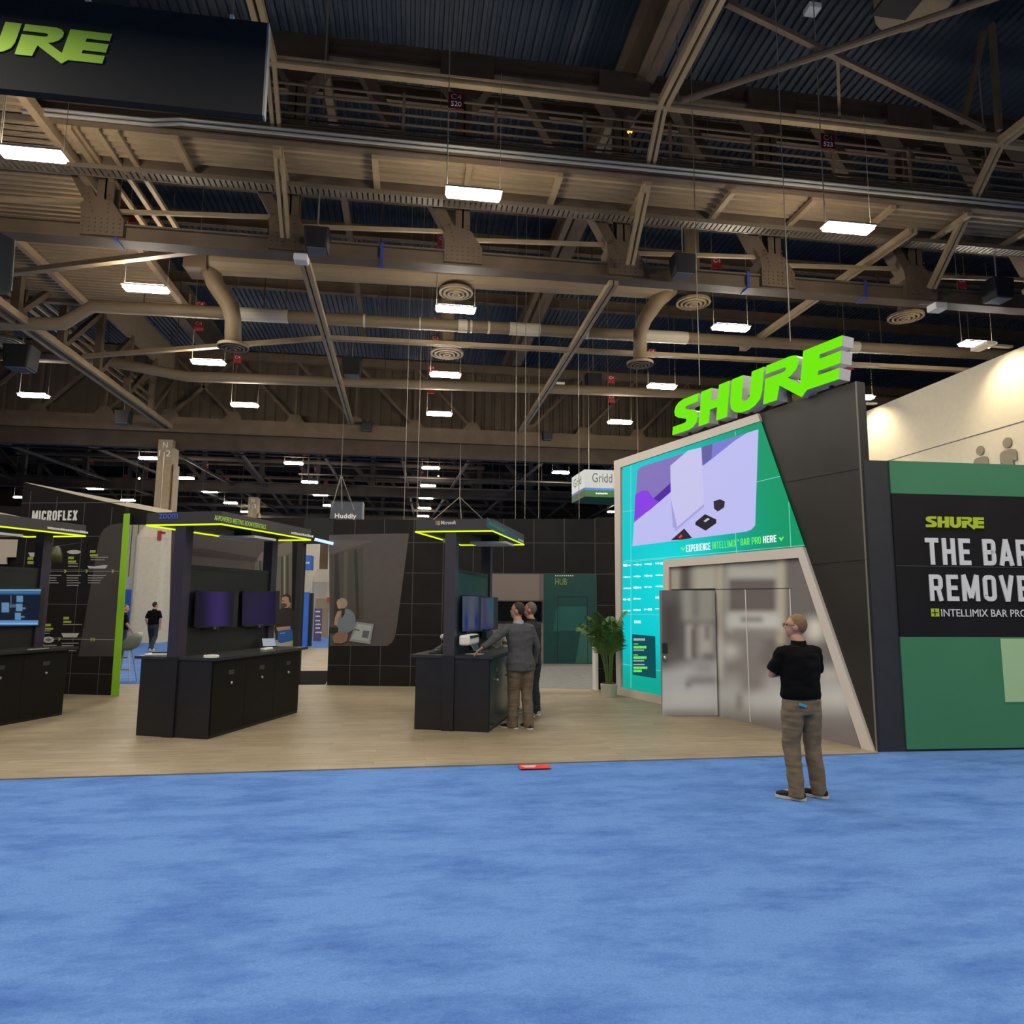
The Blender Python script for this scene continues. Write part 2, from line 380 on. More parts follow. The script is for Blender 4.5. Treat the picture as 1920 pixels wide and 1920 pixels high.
for nm, c, sz in (('wall_back', (0, 104, 8.3), (120, .3, 16.6)), ('wall_left', (-58, 40, 8.3), (.3, 140, 16.6)), ('wall_right', (58, 40, 8.3), (.3, 140, 16.6)), ('wall_front', (0, -28, 8.3), (120, .3, 16.6))):
    tag(B(c, sz, nm, mat('hall wall paint', (.22, .17, .11), .8, var=.1)), kind='structure')

# columns
YT = [15.4, 33.5, 51.5, 69.5, 87.5]
CX = -11.2
def column(y, label, text_=None, wrap=None):
    t = thing('column', (CX, y, 0), label, 'column', kind='structure')
    mb = MB()
    mb.box((CX, y, 4.55), (.62, .9, 9.1)); mb.build('shaft', mat('tan column steel', (.36, .27, .16), .7, var=.08), t)
    MB().box((CX+.40, y, 4.0), (.05, .7, 8.0)).build('rib', M_TAN, t)
    mb = MB(); mb.tube((CX-.02, y-.47, 8.5), (CX-.02, y-.47, 5.9), .018); mb.box((CX-.02, y-.47, 5.8), (.14, .06, .2)); mb.build('conduit', M_GALV, t)
    if wrap: MB().loft([(V((CX-.2, y, 0)), V((wrap, 0, 0)), V((0, .85, 0)), .35), (V((CX-.2, y, 4.6)), V((wrap, 0, 0)), V((0, .85, 0)), .35), (V((CX-.1, y, 5.3)), V((.45, 0, 0)), V((0, .6, 0)), .35)], 24).build('cladding', M_CREAM, t)
    if text_:
        text(text_[0], V((CX-.1, y-.455, 8.72)), V((.2, 0, 0)), V((0, 0, .26)), V((0, -1, 0)), 'lettering', M_WHITEL, t)
        text(text_[1], V((CX-.25, y-.455, 8.32)), V((.5, 0, 0)), V((0, 0, .28)), V((0, -1, 0)), 'lettering', M_WHITEL, t)
    return t
column(33.5, 'tall tan steel column marked N 12 with cream clad lower half', ('N', '1 2'), .72)
column(51.5, 'farther tan steel column marked N 13 behind the violet kiosk canopy', ('N', '1 3'), .9)

# near roof truss
NX = lambda i: 1.0+3.93*i
def near_truss():
    y = 15.65
    t = thing('roof_truss', (0, y, 9.6), 'nearest brown steel roof truss with riveted gusset plates below the catwalk', 'roof truss')
    mb = MB(); a, b = V((NX(-5)-1, y, 9.86)), V((NX(7), y, 9.86))
    for dz in (-.17, .17): mb.bar(a+V((0, 0, dz)), b+V((0, 0, dz)), .40, .045)
    mb.bar(a+V((0, -.1, 0)), b+V((0, -.1, 0)), .04, .34); mb.bar(a+V((0, .1, 0)), b+V((0, .1, 0)), .04, .34); mb.build('bottom_chord', M_BROWN, t)
    MB().ibeam((NX(-5), y, 14.9), (NX(7), y, 14.9), .4, .5, .06).build('top_chord', M_DBROWN, t)
    for i in range(-3, 6):
        x = NX(i); g = MB()
        P = [(-.42, 9.72), (.46, 9.72), (.46, 10.1), (.2, 10.5), (-.2, 10.62), (-.46, 10.42), (-.42, 10.2)]
        g.prism([V((x+px, y-.27, z)) for px, z in P], V((0, .54, 0)))
        for r_ in range(4):
            for c_ in range(7): g.box((x-.37+c_*.125, y-.285, 9.8+r_*.1), (.035, .02, .035))
        for r_ in range(5): g.box((x-.2-.03*r_, y-.285, 10.25+.1*r_), (.035, .02, .035)); g.box((x+.12, y-.285, 10.25+.1*r_), (.035, .02, .035))
        g.build('gusset_plate', M_BROWN, t)
        MB().ibeam((x, y, 10.2), (x, y, 14.7), .34, .36, .04).build('post', M_BROWN, t)
        MB().bar((x-.15, y, 10.3), (x-2.45, y, 14.5), .36, .26).build('diagonal', M_BROWN, t)
        g = MB(); P = [(-.6, 15.1), (.7, 15.1), (.7, 14.5), (.3, 13.9), (-.2, 13.9), (-.6, 14.5)]
        g.prism([V((x+px, y-.26, z)) for px, z in P], V((0, .52, 0)))
        g.build('gusset_plate', M_DBROWN, t)
    for i in range(-3, 6): MB().bar((NX(i), y, 10.42), (NX(i+1), y, 10.62), .07, .09).build('tie', M_TAN, t)
    return t
near_truss()
# middle girder with siding above
y = 33.5
t = thing('girder', (0, y, 8.9), 'long brown girder running across the hall on top of the column marked N 12', 'girder')
MB().box((2, y, 9.85), (66, .7, .7)).build('upper_flange', M_BROWN, t)
MB().box((2, y+.12, 9.15), (66, .4, .72)).build('web', M_DBROWN, t)
for i in range(-10, 14):
    x = -11.2+2.8*i
    if abs(x) > 32: continue
    MB().prism([V((x-.45, y-.2, 10.2)), V((x+.45, y-.2, 10.2)), V((x+.2, y-.2, 10.6)), V((x-.2, y-.2, 10.6))], V((0, .06, 0))).build('gusset_plate', M_BROWN, t)
    MB().bar((x, y-.1, 10.3), (x+(2.8 if x > 5 or x < -10 else -2.8), y-.1, 13.2), .13, .13).build('diagonal', M_BROWN, t)
    MB().bar((x, y-.05, 10.2), (x, y-.05, 13.2), .09, .12).build('post', M_BROWN, t)
MB().bar((-31, y, 13.35), (33, y, 13.35), .3, .4).build('upper_chord', M_BROWN, t)
mb = MB()
for i in range(130):
    x0 = -32+i*.5
    mb.add([(x0, y+.6, 10.2), (x0, y+.6, 13.9), (x0+.3, y+.6, 13.9), (x0+.3, y+.6, 10.2), (x0+.36, y+.68, 10.2), (x0+.36, y+.68, 13.9), (x0+.5, y+.68, 13.9), (x0+.5, y+.68, 10.2)], [(0, 3, 2, 1), (3, 4, 5, 2), (4, 7, 6, 5)])
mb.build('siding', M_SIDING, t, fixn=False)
# far trusses
rng = random.Random(3)
far_words = ['first', 'second', 'third']
for q, y in enumerate((51.5, 69.5, 87.5)):
    t = thing('roof_truss', (0, y, 9.4), f'{far_words[q]} dark roof truss in the distance beyond the brown girder', 'roof truss')
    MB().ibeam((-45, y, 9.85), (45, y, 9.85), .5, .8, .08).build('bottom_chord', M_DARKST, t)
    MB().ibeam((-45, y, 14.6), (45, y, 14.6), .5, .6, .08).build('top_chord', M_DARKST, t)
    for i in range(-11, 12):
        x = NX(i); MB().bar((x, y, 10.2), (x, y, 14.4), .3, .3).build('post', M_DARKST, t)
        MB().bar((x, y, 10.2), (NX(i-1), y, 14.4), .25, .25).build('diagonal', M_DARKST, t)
# far bracing, conduits and pipes between the distant trusses
for q in range(26):
    y = rng.uniform(38, 80); z = rng.uniform(9.0, 13.0); x0 = rng.uniform(-40, 0); x1 = x0+rng.uniform(15, 40)
    mb = MB().tube((x0, y, z), (x1, y, z), rng.choice((.05, .08, .16)), 8)
    for k in range(4): xx = x0+.5+(x1-x0-1)*k/3; mb.tube((xx, y, z), (xx, y, RZ+.02), .015, 5)
    o = mb.build('conduit_run', rng.choice((M_DARKST, M_DARKST, M_DBROWN)))
    tag(o, 'dark pipe run among the distant trusses beyond the brown girder', 'pipe', 'pipe runs in the distant ceiling')
for q in range(12):
    x = -26+q*4.2; z = 10.0
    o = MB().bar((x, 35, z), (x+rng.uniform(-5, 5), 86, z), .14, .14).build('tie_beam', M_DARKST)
    tag(o, 'dark long tie beam receding below the distant roof beyond the brown girder', 'beam', 'receding tie beams in the distant ceiling')

# roof rafters and purlins
for x, w in ((5.5, 'middle'), (-11.0, 'left')):
    o = MB().ibeam((x, 2, 15.75), (x, 100, 15.75), .5, 1.7, .05).build('rafter_girder', M_BROWN)
    tag(o, f'deep brown rafter girder receding under the roof deck, {"above the middle" if x > 0 else "at the far left"}', 'girder')
for q, y in enumerate((18.2, 20.6, 23.2, 25.8, 28.4, 31.0)):
    o = MB().ibeam((-32, y, 15.95), (34, y, 15.95), .26, .5, .04).build('purlin', M_BROWN)
    tag(o, f'tan purlin across the underside of the roof deck, {["nearest", "second nearest", "third nearest", "fourth nearest", "fifth nearest", "sixth nearest"][q]} past the riveted truss', 'purlin', 'roof purlins')
    mbs = MB()
# catwalk
yn, yf, zs = 13.65, 14.85, 10.98
t = thing('catwalk', (0, 14.2, zs), 'long maintenance catwalk with tan corrugated underside and pipe rails', 'catwalk')
corrugated(-9.0, 30, yn, yf, zs+.12, .2, .09, 'X').build('deck', M_SOFFIT, t, fixn=False)
MB().box((10.5, yn-.05, zs+.27), (39, .06, .34)).box((10.5, yn-.05, zs+.10), (39, .16, .03)).box((10.5, yn-.05, zs+.45), (39, .16, .03)).build('edge_beam', M_BROWN, t)
MB().box((10.5, yf+.05, zs+.2), (39, .1, .36)).build('edge_beam', M_BROWN, t)
for i in range(-5, 14): MB().bar((NX(0)+i*1.96, yn, zs+.02), (NX(0)+i*1.96, yf, zs+.02), .13, .1).build('joist', M_TAN, t)
for k in range(5): MB().tube((-9, yn+.1, zs+.66+k*.22), (30, yn+.1, zs+.66+k*.22), .028, 8).build('rail', M_BROWN, t)
for k in range(4): MB().tube((-9, yf-.05, zs+.75+k*.25), (30, yf-.05, zs+.75+k*.25), .028, 8).build('rail', M_DBROWN, t)
for i in range(-4, 14): MB().bar((-.4+i*1.96, yn+.1, zs+.4), (-.4+i*1.96, yn+.1, zs+1.6), .06, .05).build('rail_post', M_BROWN, t)
for k, dz in enumerate((.02, .12)):
    o = MB().chain([(-7.5, yn-.3, zs+.02+dz), (-5.2, yn-.3, zs+.02+dz), (-4.7, yn-.24, zs+.14+dz), (30, yn-.24, zs+.14+dz)], .035, 8).build('conduit', M_GALV)
    tag(o, f'silver conduit under the near edge of the catwalk, {["lower", "upper"][k]} of the pair', 'conduit')
mb = MB()
mb.box((10.5, yf-.18, zs-.12), (39, .02, .1)).box((10.5, yf+.12, zs-.12), (39, .02, .1))
for i in range(325): mb.box((-8.9+i*.12, yf-.03, zs-.15), (.085, .3, .02))
tag(mb.build('cable_tray', mat('tray steel', (.20, .155, .105), .5, metal=.2)), 'perforated steel cable tray hanging under the far edge of the catwalk', 'cable tray')
# wide platform at the left, ribs along X
t = thing('service_platform', (-16, 15, zs), 'wide service platform at upper left with tan corrugated underside', 'platform')
corrugated(-32, -7.2, 9.0, 22.5, zs+.12, .2, .09, 'X').build('deck', M_SOFFIT, t, fixn=False)
for x in (-7.2, -10.2, -13.2, -16.2): MB().box((x, 15.75, zs+.0), (.16, 13.5, .2)).build('joist', M_TAN, t)
for k, x in enumerate((-6.75, -6.35, -6.0)): MB().bar((x, 13.7, zs+.1), (x, 17.8, zs+.1), .1, .1).build('edge_rail', M_TAN, t)
MB().box((-19.6, 22.5, zs+.3), (24.8, .2, .6)).build('edge_beam', M_BROWN, t)
# struts in front of the catwalk with knee braces to the truss
sy, sz_ = 12.78, 12.2
o = MB()
for s in (-.06, .06): o.bar((-12, sy, sz_+s), (24, sy, sz_+s), .14, .045)
o.bar((-12, sy, sz_), (24, sy, sz_), .03, .1)
tag(o.build('strut', M_TAN), 'long light tan strut crossing in front of the catwalk rails', 'strut')
for x, w in ((-2.93, 'beside the black hanging banner'), (4.95, 'above the middle of the booth'), (12.85, 'at the right edge')):
    t = thing('knee_brace', (x, sy, 9.9), f'light tan bent brace dropping from the strut, {w}', 'brace')
    mb = MB()
    for s in (-.08, .08): mb.bar((x+s, 2, sz_), (x+s, sy, sz_), .1, .16)
    mb.build('upper_arm', M_TAN, t)
    mb = MB()
    for s in (-.08, .08): mb.bar((x+s*.8, sy, sz_), (x+s*.8, 15.1, 9.85), .075, .12)
    mb.build('lower_arm', M_TAN, t)
t = thing('cross_brace', (9, 11.4, sz_), 'crossed brown pipe braces below the roof at upper right', 'brace')
pA, pB = atz(1280, 188, sz_), atz(1880, -10, sz_); MB().tube(pA, pB, .07).build('brace_rod', M_BROWN, t)
pA, pB = atz(1362, 5, sz_+.15), atz(1845, 242, sz_+.15); MB().bar(pA, pB, .1, .1).build('brace_rod', M_BROWN, t)
MB().bar(aty(1570, 100, 11.35), aty(1574, 215, sy+.3), .06, .06).build('hanger', M_BROWN, t)
for k, (a, b_) in enumerate((((1858, 20), (1873, 245)), ((1845, 60), (1805, 230)))):
    o = MB().bar(aty(*a, 14.2), aty(*b_, 14.2), .12, .12).build('roof_hanger', M_BROWN)
    tag(o, f'brown hanger dropping from the roof at upper right, {["right", "left"][k]} one of the pair', 'hanger')
# Y ties at bottom chord level
for x, w in ((-2.6, 'left of the middle'), (4.7, 'right of the middle')):
    mb = MB()
    for s in (-.07, .07): mb.bar((x+s, 15.6, 9.62), (x+s-.4*(x < 0)+.5*(x > 0), 33.2, 10.25), .1, .16)
    tag(mb.build('tie_beam', M_TAN), f'light tan tie beam receding from the riveted truss to the brown girder, {w}', 'beam')
    mb = MB(); mb.bar((x+.25, 15.8, 14.6), (x+.1, 33.2, 14.6), .2, .25)
    tag(mb.build('upper_tie', M_BROWN), f'brown upper tie receding under the roof, {w} of the booth', 'beam')
o = MB()
for s in (-.06, .06): o.bar(atz(620, 634, 9.8)+V((0, s, 0)), atz(1920, 700, 9.8)+V((0, s, 0)), .08, .12)
tag(o.build('strut', M_TAN), 'thin tan strut with red tags crossing between the two ceiling pipes', 'strut')
for k, (a, b_) in enumerate((((20, 512), (372, 469)), ((158, 668), (622, 633)))):
    o = MB().bar(atz(*a, 9.85), atz(*b_, 9.85), .16, .12).build('brace', M_TAN)
    tag(o, f'slanting tan brace at the left running from the lengthwise truss, {["nearer", "farther"][k]} of the two', 'brace')
# lengthwise truss at the left column line
t = thing('lengthwise_truss', (CX, 24, 9.6), 'lengthwise tan truss at left running back to the column marked N 12', 'roof truss')
mb = MB()
for s in (-.16, .16): mb.bar((CX+s, 12.5, 9.72), (CX+s, 33.2, 9.72), .12, .2)
mb.build('bottom_chord', M_TAN, t)
for k in range(7):
    y0 = 15.4+k*2.6
    MB().bar((CX, y0, 9.8), (CX, y0, 12.2), .22, .22).build('post', M_BROWN, t)
    MB().bar((CX, y0, 9.8), (CX, y0+2.6, 12.1), .16, .16).build('diagonal', M_BROWN, t)
    MB().bar((CX-.5, y0+1.3, 9.9), (CX-.5, y0+1.3, 12.2), .1, .1).build('inner_post', M_DBROWN, t)
for k in range(4): MB().bar((CX-.5-.2*k, 13, 10.3+.45*k), (CX-.5-.2*k, 33, 10.3+.45*k), .06, .09).build('rail', M_TAN, t)
MB().box((CX, 24.4, 12.75), (.12, 17.8, 1.35)).build('plate_girder', mat('pale tan plate', (.27, .20, .118), .7, var=.06), t)
# pipes
def pipe(label, pts, r, wraps, y, m=M_DUCT):
    t = thing('ceiling_pipe', pts[0], label, 'pipe')
    MB().chain(pts, r, 14).build('pipe', m, t, smooth=True)
    for x0, x1 in wraps:
        a, b_ = aty(x0, 600, y), aty(x1, 600, y)
        za = [p for p in pts if abs(p[1]-y) < .01]
        fz = lambda x: za[0][2]+(za[-1][2]-za[0][2])*(x-za[0][0])/(za[-1][0]-za[0][0])
        MB().tube((a.x, y, fz(a.x)), (b_.x, y, fz(b_.x)), r*1.06, 14).build('wrap', M_WRAP, t, smooth=False)
P1 = [aty(0, 607, 21), aty(118, 607, 21), aty(175, 574, 21), aty(1920, 668, 21), aty(2100, 682, 21)]
for p in P1: p.z = p.z
pipe('large tan ceiling pipe with white wrapped sections, nearer of the two long pipes', [P1[0]-V((8, 0, 0)), P1[0], P1[1], P1[2], P1[3], P1[4]], .19, [], 21)
t = [o for o in COL.objects if o.name.startswith('ceiling_pipe')][-1]
a, b_ = P1[2], P1[3]
fz1 = lambda x: a.z+(b_.z-a.z)*(x-a.x)/(b_.x-a.x)
for x0, x1 in ((450, 540), (681, 685), (786, 789), (859, 876), (881, 885), (914, 918), (955, 1012), (1098, 1102), (1186, 1287), (1588, 1606)):
    xa, xb = aty(x0, 610, 21).x, aty(x1, 610, 21).x
    MB().tube((xa, 21, fz1(xa)), (xb, 21, fz1(xb)), .205, 14).build('wrap', M_WRAP, t)
P2 = [aty(-60, 664, 27), aty(130, 672, 27), aty(185, 674, 27), aty(350, 706, 27), aty(1260, 737, 27), aty(1920, 760, 27)]
o = MB().chain(P2, .2, 12).build('ceiling_pipe', M_DUCT, smooth=True); tag(o, 'plain tan ceiling pipe with a bend at left, farther of the two long pipes', 'pipe')
for pp, yy_, nm_ in ((t, 21, 1),):
    for k in range(9):
        x_ = -8+k*3.4; zz = fz1(x_); MB().tube((x_, 21, zz+.15), (x_, 21, RZ+.03), .018, 6).build('hanger', M_DBROWN, t)
for k in range(8):
    x_ = -9+k*3.9; o2 = MB().tube((x_, 27, 10.4), (x_, 27, RZ+.03), .018, 6).build('pipe_hanger', M_DBROWN); tag(o2, f'thin hanger rod of the farther ceiling pipe, {["first", "second", "third", "fourth", "fifth", "sixth", "seventh", "eighth"][k]} from the left', 'rod', 'pipe hanger rods')
pA, pB = atz(1712, 432, 10.7), atz(1392, 655, 10.7)
mb = MB()
for s in (-.07, .07): mb.bar(pA+V((s, 0, 0)), pB+V((s, 0, 0)), .09, .14)
tag(mb.build('tie_beam', M_TAN), 'light tan slanting tie beam behind the lamp above the lime letter sign', 'beam')
for k, (x, y) in enumerate(((205, 432), (714, 474), (1416, 530), (1643, 590))):
    c = aty(x, y, 15.1); mb = MB().box((c.x, 15.43, 9.86), (.07, .03, .44)).box((c.x, 15.62, 9.655), (.07, .4, .02)); tag(mb.build('strap', mat('blue strap', (.03, .05, .28), .6)), f'blue strap wrapped around the riveted truss, {["first", "second", "third", "fourth"][k]} from the left', 'strap', 'blue straps')
c = aty(1181, 246, 13.9); t = thing('beacon_lamp', c, 'small amber beacon lamp glowing behind the catwalk rails', 'lamp')
MB().ball(c, .06, 12, 8).build('dome', glow('amber glow', (1., .35, .05), 3.), t); MB().tube(c-V((0, 0, .45)), c-V((0, 0, .04)), .03, 8).build('stem', M_TAN, t)
# supply duct with branches
t = thing('supply_duct', aty(800, 515, 19.5), 'fat round tan supply duct running behind the riveted truss', 'duct')
D0, D1 = aty(395, 492, 19.5), aty(1255, 540, 19.5)
MB().tube(D0, D1, .34, 18).build('duct', M_DUCT, t, smooth=False)
MB().box(D0+V((-.3, 0, .1)), (.6, .8, .9)).build('duct_box', M_BROWN, t)
MB().chain([aty(393, 505, 19.5), aty(405, 535, 19.5), aty(432, 575, 19.5), aty(437, 600, 19.5), aty(437, 640, 19.5)], [.26, .24, .24, .22, .22], 14).build('branch', M_DUCT, t, smooth=True)
MB().chain([D1, aty(1232, 565, 19.5), aty(1208, 600, 19.5), aty(1200, 625, 19.5), aty(1200, 674, 19.5)], [.3, .24, .22, .2, .2], 14).build('branch', M_DUCT, t, smooth=True)
MB().tube(aty(855, 515, 19.5), aty(855, 540, 19.5), .2, 14).build('branch', M_DUCT, t)
# round diffusers
dl = [(855, 548, 19.5, 'hanging above the lamp in the middle of the ceiling'), (838, 662, 25, 'below the wrapped pipe in the middle'), (1300, 567, 19.5, 'beside the thin wire above the lime letter sign'), (1200, 682, 19.5, 'at the end of the right elbow branch'),
      (1698, 594, 19.5, 'rightmost under the riveted truss'), (437, 650, 19.5, 'at the end of the left duct branch'), (6, 640, 24, 'cut by the left edge')]
for x, y, yy, w in dl:
    c = aty(x, y, yy); r = {855: .5, 838: .62, 1300: .52, 1200: .4, 1698: .54, 437: .42, 6: .6}[x]
    t = thing('ceiling_diffuser', c, f'round ringed tan air diffuser {w}', 'air diffuser', 'round ceiling diffusers')
    mb = MB(); 
    for k in range(4): mb.ring(c, r*(1-.25*k)-r*.12, r*(1-.25*k), -.02*k-.04, .03-.02*k, 30)
    mb.build('rings', M_DUCT, t)
    MB().disc(c+V((0, 0, .035)), r*.98, 30, t=.02).build('backing', M_DBROWN, t)
    if x not in (437, 1200, 855): MB().tube(c+V((0, 0, .05)), V((c.x, c.y, RZ)), r*.42, 14).build('drop_duct', M_DUCT, t)

# highbay lamps
ROWS = {0: 12.17, 1: 17.43, 2: 22.82, 3: 27.82, 5: 39.6, 6: 45.9, 7: 51.45, 8: 57.2, 9: 62.8}
VIS = {0: (0, 1, 2), 1: (0, 1, 2, 3), 2: (0, 1, 2, 3), 3: (-1, 0, 1, 2), 5: (-1, 0, 1, 2), 6: (-1, 0, 1), 7: (-2, -1, 0, 1), 8: (-3, -2, -1, 0, 1), 9: (-1, 1)}
ordw = ['leftmost', 'second from the left', 'third from the left', 'fourth from the left', 'fifth from the left']
roww = {0: 'nearest row of lamps', 1: 'second row of lamps', 2: 'third row of lamps', 3: 'fourth row of lamps', 5: 'first row beyond the brown girder', 6: 'second row beyond the brown girder', 7: 'third row beyond the brown girder', 8: 'fourth row beyond the brown girder', 9: 'farthest row beyond the brown girder'}
def lamp0():
    c = V((0, 0, 0)); t = thing('highbay_lamp', c)
    MB().box((0, 0, .035), (1.0, .28, .07)).build('lens', M_LENS, t, bevel=.03)
    MB().box((0, 0, .09), (1.06, .32, .04)).build('housing', mat('lamp housing', (.42, .38, .30), .5), t, bevel=.01)
    mb = MB(); 
    for s in (-.5,): mb.tube((s, 0, .11), (s, 0, RZ-LZ+.06), .012, 6)
    mb.tube((.5, 0, .11), (.5, 0, 2.6), .006, 5)
    mb.build('hanging_chain', M_CABLE, t)
    MB().box((0, 0, .118), (.9, .24, .016)).build('added_glow', mat('added upward glow', (.9, .9, .9), .4, emit=(1, .90, .74), es=FILL_UP), t)  # glowing plate added on the housing to light the steel above
    return t
proto = lamp0(); first = True
for k in ROWS:
    for j, i in enumerate(VIS[k]):
        o = proto if first else copy_tree(proto); first = False
        c = V((LX0+i*LDX, ROWS[k], LZ)); o.location = c
        ORG[o.name] = V((0, 0, 0))
        tag(o, f'glowing highbay lamp, {ordw[j]} in the {roww[k]}', 'lamp', 'highbay ceiling lamps')
        if k <= 3:
            ORG[o.name] = c
            h = {0: 1.75, 1: 1.3, 2: 1.1, 3: .9}[k]
            p = c+V((-.5, -.02, h)); 
            pl_ = MB().box(p+V((.14, 0, .15)), (.3, .015, .32)).build('number_tag', M_RED, o)
            text('C4', p+V((.04, -.01, .17)), V((.2, 0, 0)), V((0, 0, .11)), V((0, -1, 0)), 'lettering', M_WHITEL, pl_)
            if k == 0 and i in (1, 2):
                text({1: '520', 2: '523'}[i], p+V((.04, -.01, .03)), V((.2, 0, 0)), V((0, 0, .1)), V((0, -1, 0)), 'lettering', M_WHITEL, pl_)
o = copy_tree(proto); c = atz(1150, 961, LZ); o.location = c; tag(o, 'glowing highbay lamp peeking out at the left edge of the lit video wall', 'lamp', 'highbay ceiling lamps')
# black loudspeakers under the truss and small white boxes
for x, y, yy, s, w in ((595, 452, 14.9, .55, 'under the riveted truss beside the white box'), (1280, 500, 14.9, .55, 'under the riveted truss above the lime letter sign'), (1870, 545, 14.9, .6, 'under the riveted truss at the right edge'),
                     (40, 672, 22, .8, 'at the left edge above a lamp'), (660, 690, 26, .75, 'below the farther ceiling pipe'), (1112, 715, 29, .7, 'right of the middle below the farther pipe'), (688, 800, 33.0, .5, 'on the brown girder'), (1026, 817, 33.0, .5, 'on the brown girder near the right'), (232, 783, 30, .6, 'beside the column top marked N 12')):
    c = aty(x, y, yy); t = thing('loudspeaker', c, f'black ceiling loudspeaker {w}', 'loudspeaker', 'ceiling loudspeakers')
    MB().loft([(c+V((0, 0, -s*.42)), V((s*.42, 0, 0)), V((0, s*.4, 0)), .2), (c+V((0, 0, s*.42)), V((s*.5, 0, 0)), V((0, s*.4, 0)), .2)], 16).build('cabinet', M_BLACK, t)
    MB().box(c+V((0, 0, -s*.44)), (s*.72, s*.66, .03)).build('grille', mat('grille grey', (.10, .105, .11), .6), t)
    MB().tube(c+V((0, 0, s*.4)), V((c.x, c.y, RZ if yy < 33 else c.z+s*.6)), .02, 6).build('mount', M_CABLE, t)
for x, y, yy, s, w in ((565, 486, 15.0, .32, 'under the left brace foot'), (1757, 577, 15.0, .36, 'below the riveted truss at the right'), (1523, 18, 13.2, .32, 'hanging from the roof at top right'), (1050, 722, 30, .4, 'on the farther ceiling pipe')):
    c = aty(x, y, yy); t = thing('antenna_box', c, f'small white antenna box {w}', 'antenna box', 'white antenna boxes')
    MB().box(c, (s*.95, s*.9, s*.5)).build('case', M_WHITE, t, bevel=.03)
    MB().tube(c+V((0, 0, s*.2)), V((c.x, c.y if yy != 15.0 else 15.6, RZ if yy != 15.0 else c.z+.35)), .015, 6).build('mount', M_CABLE, t)
t = thing('air_return', aty(1690, 5, 11.8), 'big round tan air outlet with a dark mouth at top right', 'air outlet')
c = aty(1715, 8, 11.8); MB().tube(c, c+V((0, 0, 4.5)), .75, 28).build('outlet_ring', M_DUCT, t)
MB().box(c+V((-.35, 0, -.02)), (.8, .7, .06)).build('damper', M_BLACK, t)
# hanging cables
for x, y0, y1, yy, w in ((1312, -60, 722, 12.4, 'holding the left end of the lime letter sign'), (1482, -60, 640, 10.5, 'holding the right end of the lime letter sign'), (757, 580, 990, 20.5, 'right of the left brace foot'), (966, 600, 990, 20.8, 'left one of a pair in the middle'), (984, 560, 990, 20.3, 'right one of a pair in the middle'),
                       (781, 800, 990, 20.9, 'beside the stacked distant lamps'), (1086, 735, 990, 20.0, 'left of the hanging white sign box'), (1010, 830, 990, 20.6, 'third in the middle')):
    b_ = aty(x, y1, yy); a = V((b_.x, yy, RZ))
    o = MB().tube(b_, a, .009, 6).build('hanging_cable', M_CABLE); tag(o, f'thin steel cable hanging from the roof, {w}', 'cable')
#PART3
# ================================================================== BOOTH
def black_mat(name, col, rough=.55):
    return mat(name, col, rough, var=.25, vscale=1.2, spec=.22)
M_BW = black_mat('black laminate booth wall', (.0115, .0095, .0092))
M_WEDGE = mat('charcoal stone print', (.022, .019, .016), .45, var=.3, vscale=.9)
M_SEAM = mat('panel seam grey', (.085, .082, .08), .6)
M_FRAME = mat('cream frame board', (.70, .62, .54), .6)
M_GREEN = mat('green wall vinyl', (.052, .225, .10), .55, var=.06, vscale=.6)
M_LGREEN = mat('pale green vinyl', (.42, .62, .32), .55)
M_TEAL = mat('dark teal panel', (.006, .052, .048), .4, var=.1)
M_MAUVE = mat('mauve grey print', (.085, .070, .069), .6, var=.05)
M_DMAUVE = mat('dark mauve print', (.048, .040, .040), .6)
M_SIGNG = mat('lit lime acrylic', (.01, .03, .0), .6, emit=(.155, .80, .0), es=1., spec=.05)
M_SIGNW = mat('sign return white', (.62, .60, .57), .5)

LETTERS = {
 'S': (0, [(.95, 1), (.35, 1), (.17, .96), (.05, .87), (0, .72), (.05, .58), (.2, .48), (.48, .39), (.56, .34), (.56, .29), (.5, .25), (0, .25), (0, 0), (.68, 0), (.85, .04), (.97, .14), (1, .3), (.95, .46), (.78, .56), (.52, .65), (.45, .70), (.46, .74), (.52, .76), (.95, .76)]),
 'H': (1.08, [(0, 0), (0, 1), (.38, 1), (.38, .62), (.66, .62), (.66, 1), (1.04, 1), (1.04, 0), (.66, 0), (.66, .38), (.38, .38), (.38, 0)]),
 'U': (2.2, [(0, 1), (.38, 1), (.38, .36), (.43, .28), (.52, .25), (.61, .28), (.66, .36), (.66, 1), (1.04, 1), (1.04, .38), (.99, .18), (.85, .05), (.66, -.01), (.4, -.01), (.2, .05), (.05, .18), (0, .38)]),
 'R': (3.32, [(0, 1), (.72, 1), (.86, .96), (.94, .87), (.94, .72), (.88, .6), (.76, .51), (.66, .48), (1.05, .2), (1.12, -.14), (.44, .36), (.40, 0), (0, 0), (0, .66), (.54, .66), (.6, .69), (.6, .75), (.54, .78), (0, .78)]),
 'E': (3.32, [(1.06, 1), (2.05, 1), (2.05, .76), (1.5, .76), (1.5, .65), (2.05, .65), (2.05, .37), (1.5, .37), (1.5, .26), (2.05, .26), (2.05, 0), (1.24, 0), (1.12, -.14), (1.05, .2)])}
